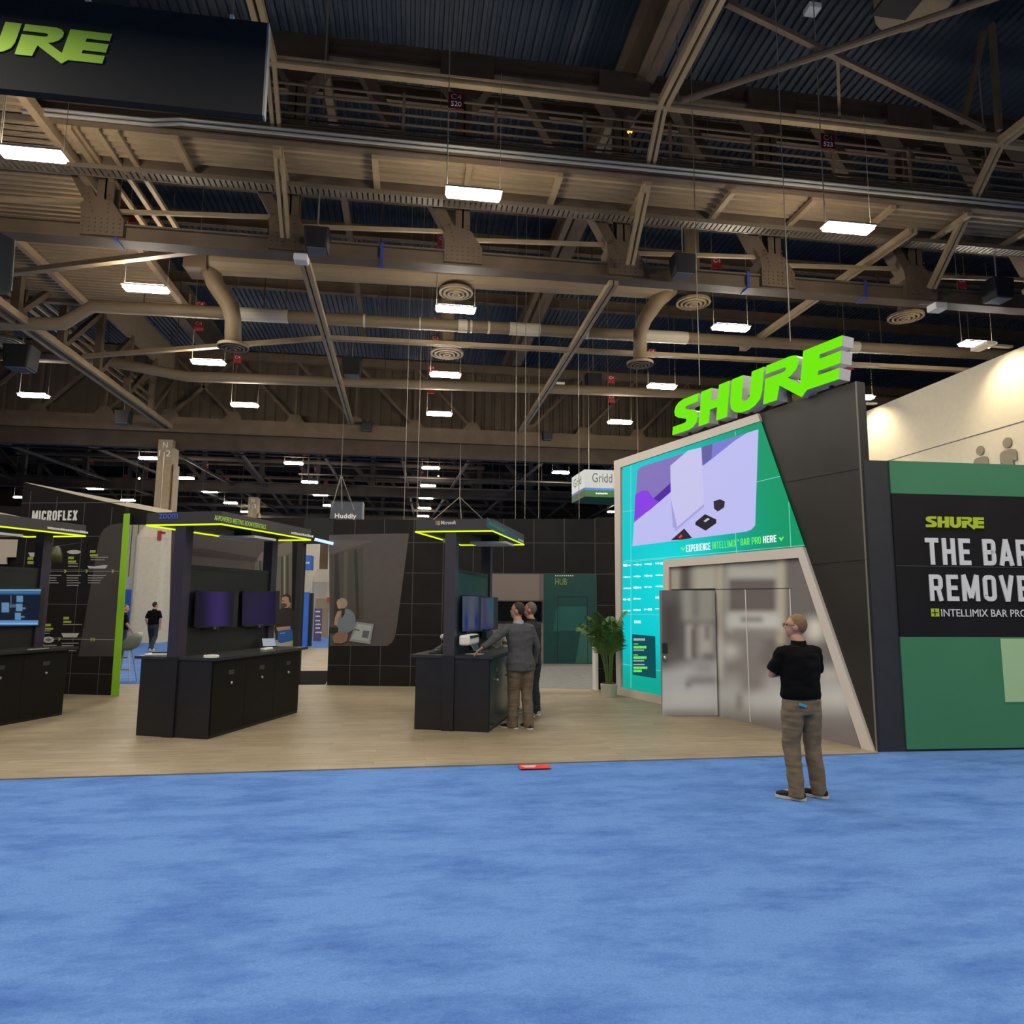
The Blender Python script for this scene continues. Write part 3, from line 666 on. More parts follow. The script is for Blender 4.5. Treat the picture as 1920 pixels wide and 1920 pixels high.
def logo(p0, ux, uz, n, parent, face, side=None, depth=.01, shear=.17, only=None):
    """p0 = bottom left of the word, ux = full width vector, uz = cap height vector"""
    us = ux/5.37
    for k, (x0, P) in LETTERS.items():
        if only and k not in only: continue
        pts = [p0 + us*(x0+x) + ux.normalized()*(uz.length*shear*y) + uz*y for x, y in P]
        if side:
            L = MB().prism(pts, -n*depth).build('letter', side, parent)
            MB().prism([p+n*.002 for p in pts], n*.012).build('letter_face', face, L)
        else: MB().prism(pts, n*depth).build('letter', face, parent)

# ---- lit video wall
LA, LB = V((4.33, 14.34, 0)), V((6.05, 8.585, 0))
LW = Plane(LA, LB); LL = (LB-LA).length
t = thing('video_wall', (LA+LB)/2, 'tall slanted booth wall with a teal video screen in a cream frame', 'video wall')
core = MB().prism([LW.pt(0, 0), LW.pt(LL, 0), LW.pt(LL, 4.97), LW.pt(0, 4.93)], -LW.n*.16); core.build('wall_core', M_WEDGE, t)
lines = MB()
for a, b_ in (((1468, 905), (1616, 877)), ((1504, 1060), (1632, 1047))):
    lines.bar(LW.at(*a, .003), LW.at(*b_, .003), .008, .012)
lines.build('panel_joints', M_BLACK, t)
MB().prism([LW.pt(LL-.02, 0, .002), LW.pt(LL, 0, .002), LW.pt(LL, 4.97, .002), LW.pt(LL-.02, 4.97, .002)], LW.n*.01).build('edge_trim', mat('edge trim', (.20, .17, .13), .4), t)
for P in ([(1155, 865), (1425, 776), (1430, 790), (1167, 877)], [(1155, 865), (1167, 877), (1168, 1289), (1160, 1303)], [(1160, 1303), (1168, 1289), (1248, 1305), (1248, 1321)],
          [(1248, 1049.6), (1510, 1025.5), (1502, 1046), (1258, 1063.6)], [(1248, 1049.6), (1258, 1063.6), (1258, 1323), (1248, 1321)], [(1510, 1025.5), (1643, 1411.5), (1622, 1406.5), (1502, 1046)]):
    poly(LW, P, 0, .055, 'frame', M_FRAME, t)
def led(x, y):
    c = mixc((.0, .56, .60), (.0, .30, .13), sstep(1190, 1480, x + (y-950)*-.18))
    c = mixc(c, (.0, .72, .76), .9*math.exp(-(((x-1262)/75)**2+((y-1090)/95)**2)))
    return mixc(c, (.0, .36, .25), sstep(1190, 1290, y)*.9)
ML = print_mat('video wall picture', emit=.98)
ink_grid(LW, [(1167, 877), (1427, 790), (1509, 1024), (1167, 1057)], .03, (40, 26), led, 'screen', ML, t)
ink_grid(LW, [(1167, 1057), (1248, 1049.3), (1248, 1305), (1168, 1289)], .03, (14, 30), led, 'screen', ML, t)
def E_(n, r, g, b, s=1.): return glow(n, srgb(r, g, b), s)
pic = [([(1195, 884), (1199, 877), (1205, 874), (1422, 805), (1416, 985), (1409, 993), (1398, 997), (1186, 1024)], E_('picture desk', 186, 186, 238), .034),
       ([(1195, 884), (1199, 877), (1205, 874), (1316, 839), (1318, 872), (1189, 980)], E_('picture wall', 128, 110, 182), .037),
       ([(1317, 838), (1400, 812), (1378, 826), (1319, 873)], E_('picture glass', 120, 120, 205), .038),
       ([(1316, 838), (1336, 832), (1334, 860), (1318, 872)], E_('picture wall dark', 96, 92, 160), .039),
       ([(1225, 935), (1258, 905), (1258, 922), (1235, 942), (1218, 947)], E_('picture violet band', 76, 30, 160), .039),
       ([(1257, 873), (1290, 845), (1315, 839), (1320, 945), (1268, 990), (1258, 935)], E_('picture divider', 196, 193, 234), .041),
       ([(1258, 935), (1262, 990), (1270, 988), (1320, 945), (1320, 950), (1266, 996)], E_('picture divider edge', 160, 158, 215), .042),
       ([(1191, 928), (1203, 920), (1215, 920), (1225, 934), (1236, 941), (1220, 955), (1189, 976)], E_('picture chair', 132, 58, 222), .043),
       ([(1338, 940), (1350, 936), (1359, 940), (1358, 951), (1346, 959), (1339, 954)], E_('picture device', 42, 38, 46), .043),
       ([(1304, 979), (1322, 964), (1343, 974), (1343, 981), (1323, 995), (1304, 984)], E_('picture box', 34, 32, 40), .043),
       ([(1319, 977), (1327, 971), (1331, 973), (1323, 979)], E_('picture box plate', 190, 190, 200), .046),
       ([(1258, 1013), (1283, 991), (1298, 1009), (1278, 1012)], E_('picture tablet', 48, 36, 44), .043),
       ([(1272, 1007), (1277, 1002), (1280, 1005), (1275, 1010)], E_('picture tablet spot', 220, 60, 40), .046)]
for P, m, off in pic: poly(LW, P, off, .002, 'screen_picture', m, t)
M_LEDW = glow('screen white lettering', (.85, .95, .95), 1.0); M_LEDG = glow('screen green lettering', (.15, .85, .12), 1.0); M_LEDC = glow('screen cyan lines', (.35, .85, .8), .8)
block_text(LW, 'EXPERIENCE', (1287, 1035), (1332, 1030), (1287, 1022), M_LEDW, t, .034, .003, t=.13, gap=.2)
block_text(LW, 'INTELLIMIX', (1336, 1029.5), (1381, 1024.5), (1336, 1016.5), M_LEDG, t, .034, .003, t=.11, gap=.2)
text_px(LW, '™', (1382, 1015), (1386, 1014.5), (1382, 1012), M_LEDG, t, .034)
block_text(LW, 'BAR PRO', (1389, 1023), (1427, 1019), (1389, 1010), M_LEDG, t, .034, .003, t=.13)
block_text(LW, 'HERE', (1431, 1018.5), (1456, 1016), (1431, 1005.5), M_LEDW, t, .034, .003)
for (x, y), m in (((1281, 1030), M_LEDG), ((1465, 1011), M_LEDG)):
    poly(LW, [(x-5, y-3), (x-2, y-4), (x, y-1), (x+3, y-5), (x+5, y-4), (x, y+4)], .034, .003, 'chevron', m, t)
mb = MB()
for a, b_ in (((1168, 960), (1188, 957)), ((1417, 904), (1463, 893)), ((1479, 942), (1483, 1026)), ((1379, 996), (1381, 1037)), ((1379, 809), (1379, 817)), ((1183, 872), (1183, 1290)), ((1168, 1245), (1240, 1258)), ((1168, 1055), (1247, 1047)), ((1170, 1052), (1508, 1022.5)), ((1168, 1152), (1242, 1153))):
    mb.bar(LW.at(*a, .034), LW.at(*b_, .034), .004, .007)
mb.build('grid_lines', M_LEDC, t)
mb = MB(); rg = random.Random(5)
for r_, y in enumerate((1060, 1082, 1103, 1124, 1145)):
    for c_, x in enumerate((1168.5, 1187.5, 1208, 1229)):
        if r_ == 3 and c_ == 2: continue
        xx = x; 
        while xx < x+12+rg.random()*2:
            w = rg.uniform(1.2, 2.6); h = rg.uniform(1.2, 3.4 if (r_*4+c_) % 3 else 5)
            mb.prism([LW.at(xx, y-c_*1.2-h/2, .034), LW.at(xx+w, y-c_*1.2-h/2, .034), LW.at(xx+w, y-c_*1.2+h/2, .034), LW.at(xx, y-c_*1.2+h/2, .034)], LW.n*.002); xx += w+.5
mb.build('small_logo_rows', M_LEDW, t)
text_px(LW, 'zoom', (1189, 1168.5), (1201.5, 1168), (1189, 1163), M_LEDW, t, .034)
poly(LW, [(1185.5, 1189), (1228.5, 1193), (1230, 1272), (1186.5, 1265)], .034, .004, 'info_panel', glow('screen dark panel', (.004, .07, .085), 1.), t)
mb = MB(); mg = MB()
for y, x1, g, h in ((1199, 1209, 0, 4.5), (1207.5, 1196, 1, 1.6), (1213.5, 1212, 1, 5), (1219, 1206, 2, 2.4), (1228, 1196, 1, 1.6), (1233, 1212, 1, 5), (1239, 1206, 2, 2.4), (1246, 1208, 2, 2), (1252, 1214, 1, 4.5), (1258, 1202, 1, 4.5)):
    xx = 1188
    while xx < x1:
        w = rg.uniform(1.2, 3); P = [LW.at(xx, y-h/2, .039), LW.at(xx+w, y-h/2, .039), LW.at(xx+w, y+h/2, .039), LW.at(xx, y+h/2, .039)]
        (mg if g == 1 else mb).prism(P, LW.n*.002); xx += w+.5
mb.build('schedule_lines', glow('screen grey lettering', (.5, .55, .62), .8), t); mg.build('schedule_titles', M_LEDG, t)
# printed office picture below the screen, with flush doors
def office(x, y):
    c = srgb(100, 94, 92)
    def put(r, g, b, *a):
        nonlocal c
        c = mixc(c, srgb(r, g, b), softbox(x, y, *a))
    put(150, 146, 136, 1255, 1275, 1050, 1125, 4); put(84, 76, 76, 1278, 1297, 1040, 1130, 4); put(158, 156, 146, 1298, 1345, 1040, 1150, 6)
    put(172, 164, 146, 1346, 1354, 1040, 1400, 4); put(160, 160, 154, 1360, 1466, 1055, 1190, 8); put(168, 160, 140, 1457, 1470, 1040, 1210, 5)
    put(92, 84, 84, 1366, 1455, 1085, 1147, 4); put(176, 180, 178, 1362, 1462, 1152, 1180, 6); put(112, 106, 108, 1388, 1430, 1157, 1166, 4)
    put(112, 106, 106, 1372, 1460, 1180, 1190, 6)
    put(168, 170, 172, 1300, 1620, 1270, 1345, 22); put(122, 118, 118, 1390, 1432, 1190, 1300, 8); put(178, 182, 186, 1405, 1520, 1300, 1335, 10)
    put(190, 190, 188, 1282, 1300, 1168, 1235, 5); put(88, 82, 82, 1299, 1309, 1175, 1235, 4); put(190, 190, 188, 1312, 1328, 1170, 1228, 5); put(110, 102, 102, 1326, 1334, 1170, 1205, 4)
    put(186, 186, 186, 1352, 1385, 1205, 1235, 10); put(176, 176, 176, 1322, 1352, 1190, 1260, 10)
    put(118, 112, 112, 1290, 1352, 1275, 1285, 6); put(106, 100, 100, 1382, 1390, 1300, 1330, 5); put(192, 190, 180, 1512, 1545, 1160, 1200, 8)
    put(176, 172, 162, 1535, 1575, 1255, 1275, 9); put(182, 180, 176, 1540, 1600, 1295, 1325, 12); put(104, 98, 98, 1420, 1470, 1225, 1245, 9); put(110, 104, 104, 1230, 1640, 1345, 1420, 20)
    return tuple(min(.8, v*1.55) for v in c)
M_OFF = print_mat('office picture print', rough=.75)
ink_grid(LW, [(1258, 1063.6), (1502, 1046), (1622, 1406.5), (1258, 1323)], .012, (150, 90), office, 'printed_picture', M_OFF, t)
poly(LW, [(1259, 1105), (1341, 1103), (1347, 1344), (1259, 1324)], .013, .004, 'doorway_dark', M_BLACK, t)  # flat black sheet, the dark of the opening put in as colour
mb = MB(); mb.bar(LW.at(1397.5, 1105, .014), LW.at(1407, 1354, .014), .012, .015); mb.bar(LW.at(1481, 1103, .014), LW.at(1492, 1372, .014), .012, .015); mb.build('door_jamb_strip', M_WHITE, t)
MB().bar(LW.at(1341, 1105, .014), LW.at(1484, 1103, .014), .006, .008).build('door_head_gap', M_BLACK, t)
# open door leaf
DH = LW.at(1346, 1342, .05); DH.z = 0; DF = atz(1241, 1343); DP = Plane(DF, DH)
t = thing('door_leaf', (DF+DH)/2, 'open door leaf covered with a blurred grey office picture, standing out from the video wall', 'door')
MB().prism([DF+V((0, 0, .012)), DH+V((0, 0, .012)), DH+V((0, 0, 2.115)), DF+V((0, 0, 2.115))], -DP.n*.05).build('leaf', mat('door edge grey', (.25, .24, .24), .4), t)
def doorpic(x, y):
    c = mixc(srgb(96, 92, 92), srgb(176, 179, 186), sstep(1225, 1262, y+(x-1290)*.25))
    def put(r, g, b, *a):
        nonlocal c
        c = mixc(c, srgb(r, g, b), softbox(x, y, *a))
    put(150, 150, 142, 1278, 1341, 1100, 1165, 5); put(104, 98, 98, 1300, 1308, 1100, 1160, 6); put(72, 68, 68, 1240, 1272, 1130, 1215, 9)
    put(168, 166, 162, 1286, 1300, 1170, 1235, 4); put(92, 86, 86, 1297, 1308, 1178, 1235, 4); put(172, 170, 166, 1308, 1338, 1170, 1232, 6); put(112, 106, 106, 1322, 1330, 1172, 1200, 4)
    put(110, 104, 104, 1318, 1342, 1225, 1240, 5); put(150, 148, 150, 1300, 1340, 1240, 1262, 8); put(116, 112, 114, 1290, 1345, 1270, 1282, 6); put(118, 114, 116, 1286, 1296, 1278, 1292, 4)
    put(120, 116, 116, 1240, 1346, 1332, 1345, 6); put(196, 200, 208, 1245, 1345, 1298, 1318, 12)
    return tuple(min(.8, v*1.45) for v in c)
ink_grid(DP, [(1241.5, 1107), (1340.5, 1107), (1346, 1341), (1242, 1341.5)], .003, (60, 90), doorpic, 'printed_picture', M_OFF, t)
poly(DP, [(1241.5, 1206), (1251, 1206), (1251.5, 1224), (1242, 1224.5)], .005, .02, 'lock_plate', M_BLACK, t)
hp = DP.at(1246, 1233, .01); mb = MB().tube(hp, hp+DP.n*.03, .03, 14); mb.tube(hp+DP.n*.03, hp+DP.n*.07, .018, 10).ball(hp+DP.n*.075, .032); mb.build('door_knob', M_STEEL, t, smooth=True)
# big letter sign on the wall
t = thing('letter_sign', LW.pt(LL*.55, 5.0), 'big lit lime letters with white sides standing on top of the slanted video wall', 'letter sign')
q0, q1, q2 = LW.at(1261.5, 816, .12), LW.at(1573, 711, .12), LW.at(1574, 631.5, .12)
ux = V(((q1-q0).x, (q1-q0).y, 0)); zb = (q0.z+q1.z)/2
logo(V((q0.x, q0.y, zb)), ux, V((0, 0, q2.z-zb)), LW.n, t, M_SIGNG, M_SIGNW, .22)
mb = MB()
for f in (.08, .3, .5, .72, .93): mb.bar(V((q0.x, q0.y, 4.9))+ux*f-LW.n*.16, V((q0.x, q0.y, zb+.3))+ux*f-LW.n*.16, .05, .05)
mb.bar(V((q0.x, q0.y, zb+.12))-LW.n*.2, V((q0.x, q0.y, zb+.12))+ux-LW.n*.2, .05, .05); mb.build('support_frame', M_DBROWN, t)

# ---- green wall
GW = Plane((6.06, 8.60), (10.6, 8.47))
t = thing('green_wall', (8, 8.6, 0), 'green and black booth wall with large white headline at the right edge of the view', 'booth wall')
zt, z1, z2 = 3.86, GW.at(1665, 925).z, GW.at(1690, 1194).z
def gp(d0, d1, za, zb_, off, th, nm, m): MB().prism([GW.pt(d0, za, off), GW.pt(d1, za, off), GW.pt(d1, zb_, off), GW.pt(d0, zb_, off)], GW.n*th).build(nm, m, t)
gp(0, 4.5, .0, zt, -.25, .25, 'wall_core', mat('charcoal pier', (.030, .029, .031), .5, var=.1))
gp(.40, 4.5, z1, zt, .001, .02, 'green_band', M_GREEN); gp(.40, 4.5, z2, z1, .001, .018, 'black_panel', M_BW); gp(.40, 4.5, .03, z2, .001, .02, 'green_panel', M_GREEN)
d0 = (GW.at(1877, 1250)-GW.a).dot(GW.u); gp(d0, 4.5, GW.at(1877, 1316).z, z2-.02, .022, .006, 'pale_panel', M_LGREEN)
gp(.40, 4.5, GW.at(1720, 1062).z, GW.at(1720, 1062).z+.008, .019, .003, 'panel_joint', M_SEAM)
q0, q1, q2 = GW.at(1735.5, 988.5, .02), GW.at(1844, 990, .02), GW.at(1737, 968, .02)
logo(q0, V(((q1-q0).x, (q1-q0).y, 0)), V((0, 0, q2.z-q0.z)), GW.n, t, M_LIMEL, None, .012, shear=.05)
block_text(GW, 'THE BAR', (1736.5, 1058.5), (1931, 1063), (1734.5, 1008.5), M_WHITEL, t, .02, .012)
block_text(GW, 'REMOVE', (1743.5, 1126.5), (1931, 1130), (1740.5, 1077), M_WHITEL, t, .02, .012)
text_px(GW, 'INTELLIMIX BAR PRO', (1765, 1156), (1926, 1158.5), (1765, 1142), M_WHITEL, t, .02, .006)
poly(GW, [(1745, 1141), (1760, 1141), (1761, 1156), (1746, 1156)], .02, .006, 'plus_icon', M_LIMEL, t)
c = GW.at(1753, 1148.5, .028); mb = MB(); mb.bar(c-GW.u*.045, c+GW.u*.045, .012, .004, GW.n); mb.bar(c-V((0, 0, .045)), c+V((0, 0, .045)), .012, .004, GW.n); mb.build('plus_mark', M_BLACK, t)
# ---- high cream wall with pictograms
t = thing('restroom_block', (14.2, 20, 0), 'high cream wall behind the green booth wall with two brown pictogram figures', 'wall', kind='structure')
MB().box((14.15, 18, 3.95), (.3, 20, 7.9)).build('wall_face', mat('warm cream paint', (.62, .55, .41), .8, var=.03), t)
ys = atx(1720, 860, 14).y
MB().box((13.995, 18, 6.15), (.012, 20, .02)).build('panel_joint', M_SEAM, t)
M_PICT = mat('brown pictogram', (.22, .18, .13), .6)
for (x, y, r, yb) in ((1837, 845, 8.5, 868), (1888, 830, 9, 868)):
    c = atx(x, y, 13.97); g = MB(); rr = r/FPX*18.5
    g.prism([c+V((0, rr*cos(2*pi*j/20), rr*sin(2*pi*j/20))) for j in range(20)], V((.03, 0, 0)))
    hw = rr*1.85
    g.prism([c+V((0, hw*a, b_)) for a, b_ in ((-1, -3.6*rr), (1, -3.6*rr), (1, -2.1*rr), (.85, -1.6*rr), (.5, -1.35*rr), (-.5, -1.35*rr), (-.85, -1.6*rr), (-1, -2.1*rr))], V((.03, 0, 0)))
    g.box(c+V((0, 0, -4.6*rr)), (.03, hw*1.2, 2.4*rr))
    g.build('pictogram', M_PICT, t)
for yy, w in ((19.0, 'farther'), (14.1, 'nearer')):
    t2 = thing('wall_washer', (13.6, yy, 7.95), f'small spotlight on top of the cream wall, {w} of the two', 'spotlight')
    MB().box((13.6, yy, 8.0), (.8, .12, .05)).build('arm', M_CABLE, t2); MB().box((13.25, yy, 7.97), (.24, .5, .08)).build('head', M_CREAM, t2)
    l = bpy.data.lights.new('wall_washer_light', 'SPOT'); l.energy = 190; l.color = (1, .84, .56); l.spot_size = radians(115); l.spot_blend = .8; l.shadow_soft_size = .08
    lo = bpy.data.objects.new('wall_washer_light', l); COL.objects.link(lo); lo.location = (13.2, yy, 7.88); lo.rotation_euler = V((.75, 0, -1)).to_track_quat('-Z', 'Y').to_euler()
# ---- black partition with room opening
FW = Plane((-1.79, 16.39), (4.5, 15.10)); FLn = 6.42
t = thing('black_partition', (1.3, 15.8, 0), 'long black gridded partition behind the kiosks with an office mural and a room opening', 'booth wall')
do = (FW.at(912, 1150)-FW.a).dot(FW.u); dr = (FW.at(1119, 1150)-FW.a).dot(FW.u); zo = 2.52
def fp(d0, d1, za, zb_, off, th, nm, m, par=None): return MB().prism([FW.pt(d0, za, off), FW.pt(d1, za, off), FW.pt(d1, zb_, off), FW.pt(d0, zb_, off)], FW.n*th).build(nm, m, par or t)
fp(0, do, 0, 3.745, -.15, .15, 'wall_panel', M_BW); fp(do, dr, zo, 3.76, -.15, .15, 'fascia', M_BW); fp(dr, FLn, 0, 3.80, -.15, .15, 'wall_panel', M_BW)
mb = MB()
for k in range(10):
    d = .50+.685*k; za = 0 if (d < do or d > dr) else zo
    if d < FLn: mb.prism([FW.pt(d, za, .001), FW.pt(d+.012, za, .001), FW.pt(d+.012, 3.77, .001), FW.pt(d, 3.77, .001)], FW.n*.002)
for k in range(6):
    z = zo+.69*(1-k) - .0
    for a, b_ in (((0, do), (dr, FLn)) if z < zo-.01 else ((0, FLn),)):
        if z > .1: mb.prism([FW.pt(a, z, .001), FW.pt(b_, z, .001), FW.pt(b_, z+.012, .001), FW.pt(a, z+.012, .001)], FW.n*.002)
mb.build('panel_seams', M_SEAM, t)
def sr(n, r, g, b): return mat(n, srgb(r, g, b), .6)
SKIN_P = sr('print skin', 176, 138, 112)
mural = [([(617, 1003), (700, 1001), (767, 1000), (744, 1175), (740, 1195), (735, 1205), (726, 1211), (618, 1211)], M_MAUVE),
 ([(618, 1012), (700, 1014), (618, 1040)], sr('print pale ceiling', 96, 88, 84)),
 ([(620, 1040), (681, 1026), (681, 1160), (670, 1165), (620, 1165)], sr('print curtain', 72, 68, 62)),
 ([(628, 1040), (634, 1037), (639, 1160), (626, 1160)], sr('print curtain fold', 48, 45, 41)), ([(645, 1035), (653, 1033), (650, 1160), (643, 1160)], sr('print curtain fold light', 88, 84, 76)), ([(664, 1031), (669, 1030), (674, 1160), (668, 1160)], sr('print curtain fold', 48, 45, 41)),
 ([(630, 1160), (634, 1147), (645, 1141), (656, 1143), (664, 1150), (667, 1164), (664, 1180), (650, 1188), (632, 1185)], sr('print blue grey jacket', 112, 124, 136)),
 ([(641, 1141), (647, 1140), (646, 1152), (640, 1160)], sr('print dark top', 40, 36, 38)),
 ([(631, 1130), (634, 1124), (641, 1121), (648, 1123), (652, 1129), (651, 1136), (645, 1141), (634, 1140)], sr('print silver hair', 150, 140, 124)),
 ([(631, 1128), (636, 1126), (641, 1128), (642, 1136), (638, 1142), (633, 1140)], SKIN_P),
 ([(627, 1172), (628, 1158), (633, 1146), (640, 1147), (638, 1153), (634, 1160), (633, 1173)], SKIN_P),
 ([(618, 1176), (634, 1176), (634, 1184), (618, 1186)], sr('print tablet', 34, 32, 36)),
 ([(623, 1194), (632, 1186), (646, 1184), (653, 1190), (650, 1202), (640, 1207), (626, 1206)], sr('print folded hands', 142, 108, 88)),
 ([(668, 1166), (701, 1170), (694, 1208), (655, 1202)], sr('print laptop', 140, 146, 146)), ([(671, 1170), (697, 1173), (691, 1203), (659, 1198)], sr('print laptop screen', 168, 176, 176)),
 ([(681, 1182), (693, 1183), (690, 1197), (678, 1195)], sr('print laptop chart', 96, 100, 112)), ([(664, 1178), (675, 1181), (673, 1183), (664, 1181)], sr('print laptop chart', 96, 100, 112))]
for i, (P, m) in enumerate(mural): poly(FW, P, .003+.0022*i, .002, 'mural_print', m, t)
# room behind the opening
HW = Plane((1.0, 21.55), (6.4, 21.35))
t = thing('hub_wall', (4.9, 21.4, 0), 'dark green wall with lime lettering seen through the opening of the black partition', 'booth wall')
def hp_(x0, x1, za, zb_, off, th, nm, m): 
    a, b_ = (HW.at(x0, 1150)-HW.a).dot(HW.u), (HW.at(x1, 1150)-HW.a).dot(HW.u)
    return MB().prism([HW.pt(a, za, off), HW.pt(b_, za, off), HW.pt(b_, zb_, off), HW.pt(a, zb_, off)], HW.n*th).build(nm, m, t)
hp_(1019, 1135, 0, 3.3, -.1, .1, 'panel', M_TEAL)
mb = MB()
for a, b_ in (((1046, 1119), (1101, 1119)), ((1046, 1119), (1045, 1244)), ((1101, 1119), (1102, 1244))): mb.bar(HW.at(*a, .002), HW.at(*b_, .002), .01, .02)
mb.build('door_gap', M_BLACK, t)
poly(HW, [(1041, 1150), (1046, 1137), (1100, 1137), (1100, 1183), (1037, 1183)], .003, .002, 'tint_panel', mat('teal tint', (.012, .095, .088), .4), t)
poly(HW, [(1088, 1187), (1118, 1187), (1118, 1243), (1079, 1243)], .003, .002, 'tint_panel', mat('teal tint pale', (.03, .125, .105), .4), t)
text_px(HW, 'HUB', (1041, 1096.5), (1063, 1096.5), (1041, 1084), mat('dim lime lettering', (.22, .33, .02), .5), t, .005)
mb = MB()
for k in range(9): c = HW.at(1042+k*4, 1079.5, .004); mb.box(c, (.04, .004, .03))
mb.build('small_caption', M_WHITEL, t)
t = thing('mauve_wall', (2.6, 21.5, 0), 'mauve grey wall holding a wide black screen inside the room opening', 'booth wall')
hp_(880, 1019, 0, 3.3, -.1, .1, 'panel', mat('mauve wall paint', (.19, .15, .135), .7)); hp_(1012, 1018, 1.9, 3.3, .001, .02, 'trim_strip', mat('mauve trim', (.13, .10, .09), .6))
a, b_ = HW.at(905, 1166), HW.at(1017.5, 1126)
t = thing('wall_screen', HW.at(960, 1166), 'wide black screen on the mauve wall inside the room opening', 'screen')
poly(HW, [(905, 1126), (1017.5, 1126), (1017, 1167), (905, 1167)], .002, .06, 'bezel', M_BLACK, t); poly(HW, [(907, 1128), (1016, 1128), (1015.5, 1165), (907, 1165)], .062, .002, 'glass', M_SCREEN, t)

# ---- mural wall behind the violet kiosk
ZW = Plane((-6.0, 17.45), (-2.28, 16.62))
t = thing('mural_wall', (-4, 17, 0), 'black partition with a large curtain and bearded man mural behind the violet kiosk', 'booth wall')
za_ = (ZW.at(322, 1100)-ZW.a).dot(ZW.u); zb2 = (ZW.at(557, 1100)-ZW.a).dot(ZW.u)
MB().prism([ZW.pt(za_, 0), ZW.pt(zb2+.12, 0), ZW.pt(zb2+.12, 3.8), ZW.pt(za_, 3.8)], -ZW.n*.15).build('wall_panel', M_BW, t)
mm = [([(322, 985), (548, 985), (545, 1212), (316, 1216)], M_MAUVE, 0), ([(350, 1029), (380, 1028), (483, 1046), (478, 1054), (350, 1041)], M_DMAUVE, 1),
 ([(482, 1050), (490, 1036), (548, 1010), (548, 1036), (486, 1055)], sr('print cornice', 122, 112, 104), 1),
 ([(478, 1055), (548, 1036), (546, 1212), (470, 1212)], sr('print green grey curtain', 104, 102, 90), 2)]
for k, x in enumerate((486, 497, 508, 527, 537)): mm.append(([(x, 1052-k*2.5), (x+4, 1051-k*2.5), (x+5, 1212), (x-1, 1212)], sr('print curtain dark fold', 70, 68, 58), 3))
for k, x in enumerate((502, 514, 532)): mm.append(([(x, 1050-k*4), (x+3, 1049-k*4), (x+2, 1212), (x, 1212)], sr('print curtain light fold', 150, 146, 130), 3))
mm += [([(514, 1180), (517, 1150), (523, 1143), (531, 1140), (545, 1140), (553, 1147), (556, 1180), (552, 1200), (518, 1200)], sr('print black sweater', 36, 34, 32), 4),
 ([(528, 1126), (530, 1118), (536, 1114.5), (543, 1116), (545, 1123), (544, 1134), (539, 1140), (531, 1139), (528, 1133)], SKIN_P, 5),
 ([(529, 1120), (531, 1116), (537, 1113.5), (543, 1115), (546, 1121), (545, 1131), (542.5, 1129), (541, 1120), (535, 1118)], sr('print dark hair', 44, 36, 30), 6),
 ([(527.5, 1132), (533, 1130.5), (538, 1133), (537, 1138), (531, 1140), (528, 1137)], sr('print beard', 78, 66, 58), 6), ([(528, 1126.5), (533, 1126), (533, 1127.2), (528, 1127.6)], sr('print dark hair', 44, 36, 30), 7),
 ([(518, 1176), (544, 1174), (545, 1181), (520, 1183)], SKIN_P, 6), ([(522, 1183), (548, 1179), (551, 1200), (526, 1206), (520, 1202)], sr('print blue tablet', 34, 92, 160), 7), ([(525, 1187), (535, 1186), (535, 1187.2), (525, 1188.2)], sr('print tablet caption', 150, 190, 225), 8),
 ([(515, 1200), (550, 1200), (549, 1212), (513, 1212)], sr('print pale trousers', 170, 166, 152), 5)]
for i, (P, m, l) in enumerate(mm): poly(ZW, P, .003+.0025*l, .002, 'mural_print', m, t)
MB().prism([ZW.pt(zb2, 0, 0), ZW.pt(zb2+.13, 0, 0), ZW.pt(zb2+.13, 3.2, 0), ZW.pt(zb2, 3.2, 0)], ZW.n*.09).build('end_post', M_BLACK, t)
# header over the gap
t = thing('gap_header', (-2, 16.6, 3.2), 'black header bridging the gap between the two partitions with a blue light tube', 'header')
e0 = ZW.pt(zb2+.1, 3.2); e1_ = FW.pt(0, 3.2)
MB().prism([e0, V((e1_.x+.04, e1_.y, 3.2)), V((e1_.x+.04, e1_.y, 3.76)), V((e0.x, e0.y, 3.8))], V((.05, .2, 0))).build('header_board', M_BLACK, t)
MB().tube(ZW.at(590, 1011, .35), FW.at(625, 1019.5, .1), .035, 10).build('light_tube', glow('blue white tube', (.42, .58, 1.0), 1.6), t)
# ---- wall with product diagrams at the left
MW = Plane((-8.3, 15.66), (-5.70, 15.03))
t = thing('diagram_wall', (-7, 15.3, 0), 'black gridded wall at left with a white headline and small product diagrams', 'booth wall')
pa, pb = MW.at(44, 905), MW.at(236, 950); da, db = (pa-MW.a).dot(MW.u), (pb-MW.a).dot(MW.u)
MB().prism([MW.pt(da, 0), MW.pt(db, 0), MW.pt(db, pb.z), MW.pt(da, pa.z)], -MW.n*.12).build('wall_panel', M_BW, t)
mb = MB()
for x in (58, 107, 159, 210):
    a, b_ = MW.at(x, 921+(x-58)*.2), MW.at(x-20, 1280); d = (a-MW.a).dot(MW.u)
    mb.prism([MW.pt(d, 0, .001), MW.pt(d+.012, 0, .001), MW.pt(d+.012, a.z, .001), MW.pt(d, a.z, .001)], MW.n*.002)
for y in (943, 1006, 1069, 1134, 1197, 1264):
    z = MW.at(170, y).z; mb.prism([MW.pt(da, z, .001), MW.pt(db, z, .001), MW.pt(db, z+.012, .001), MW.pt(da, z+.012, .001)], MW.n*.002)
mb.build('panel_seams', M_SEAM, t)
poly(MW, [(147, 1231), (184, 1020), (188, 1003), (196, 991), (208, 984), (226, 981), (237, 981), (217, 1231)], .004, .003, 'mauve_shape', mat('dark mauve vinyl', (.052, .044, .043), .6), t)
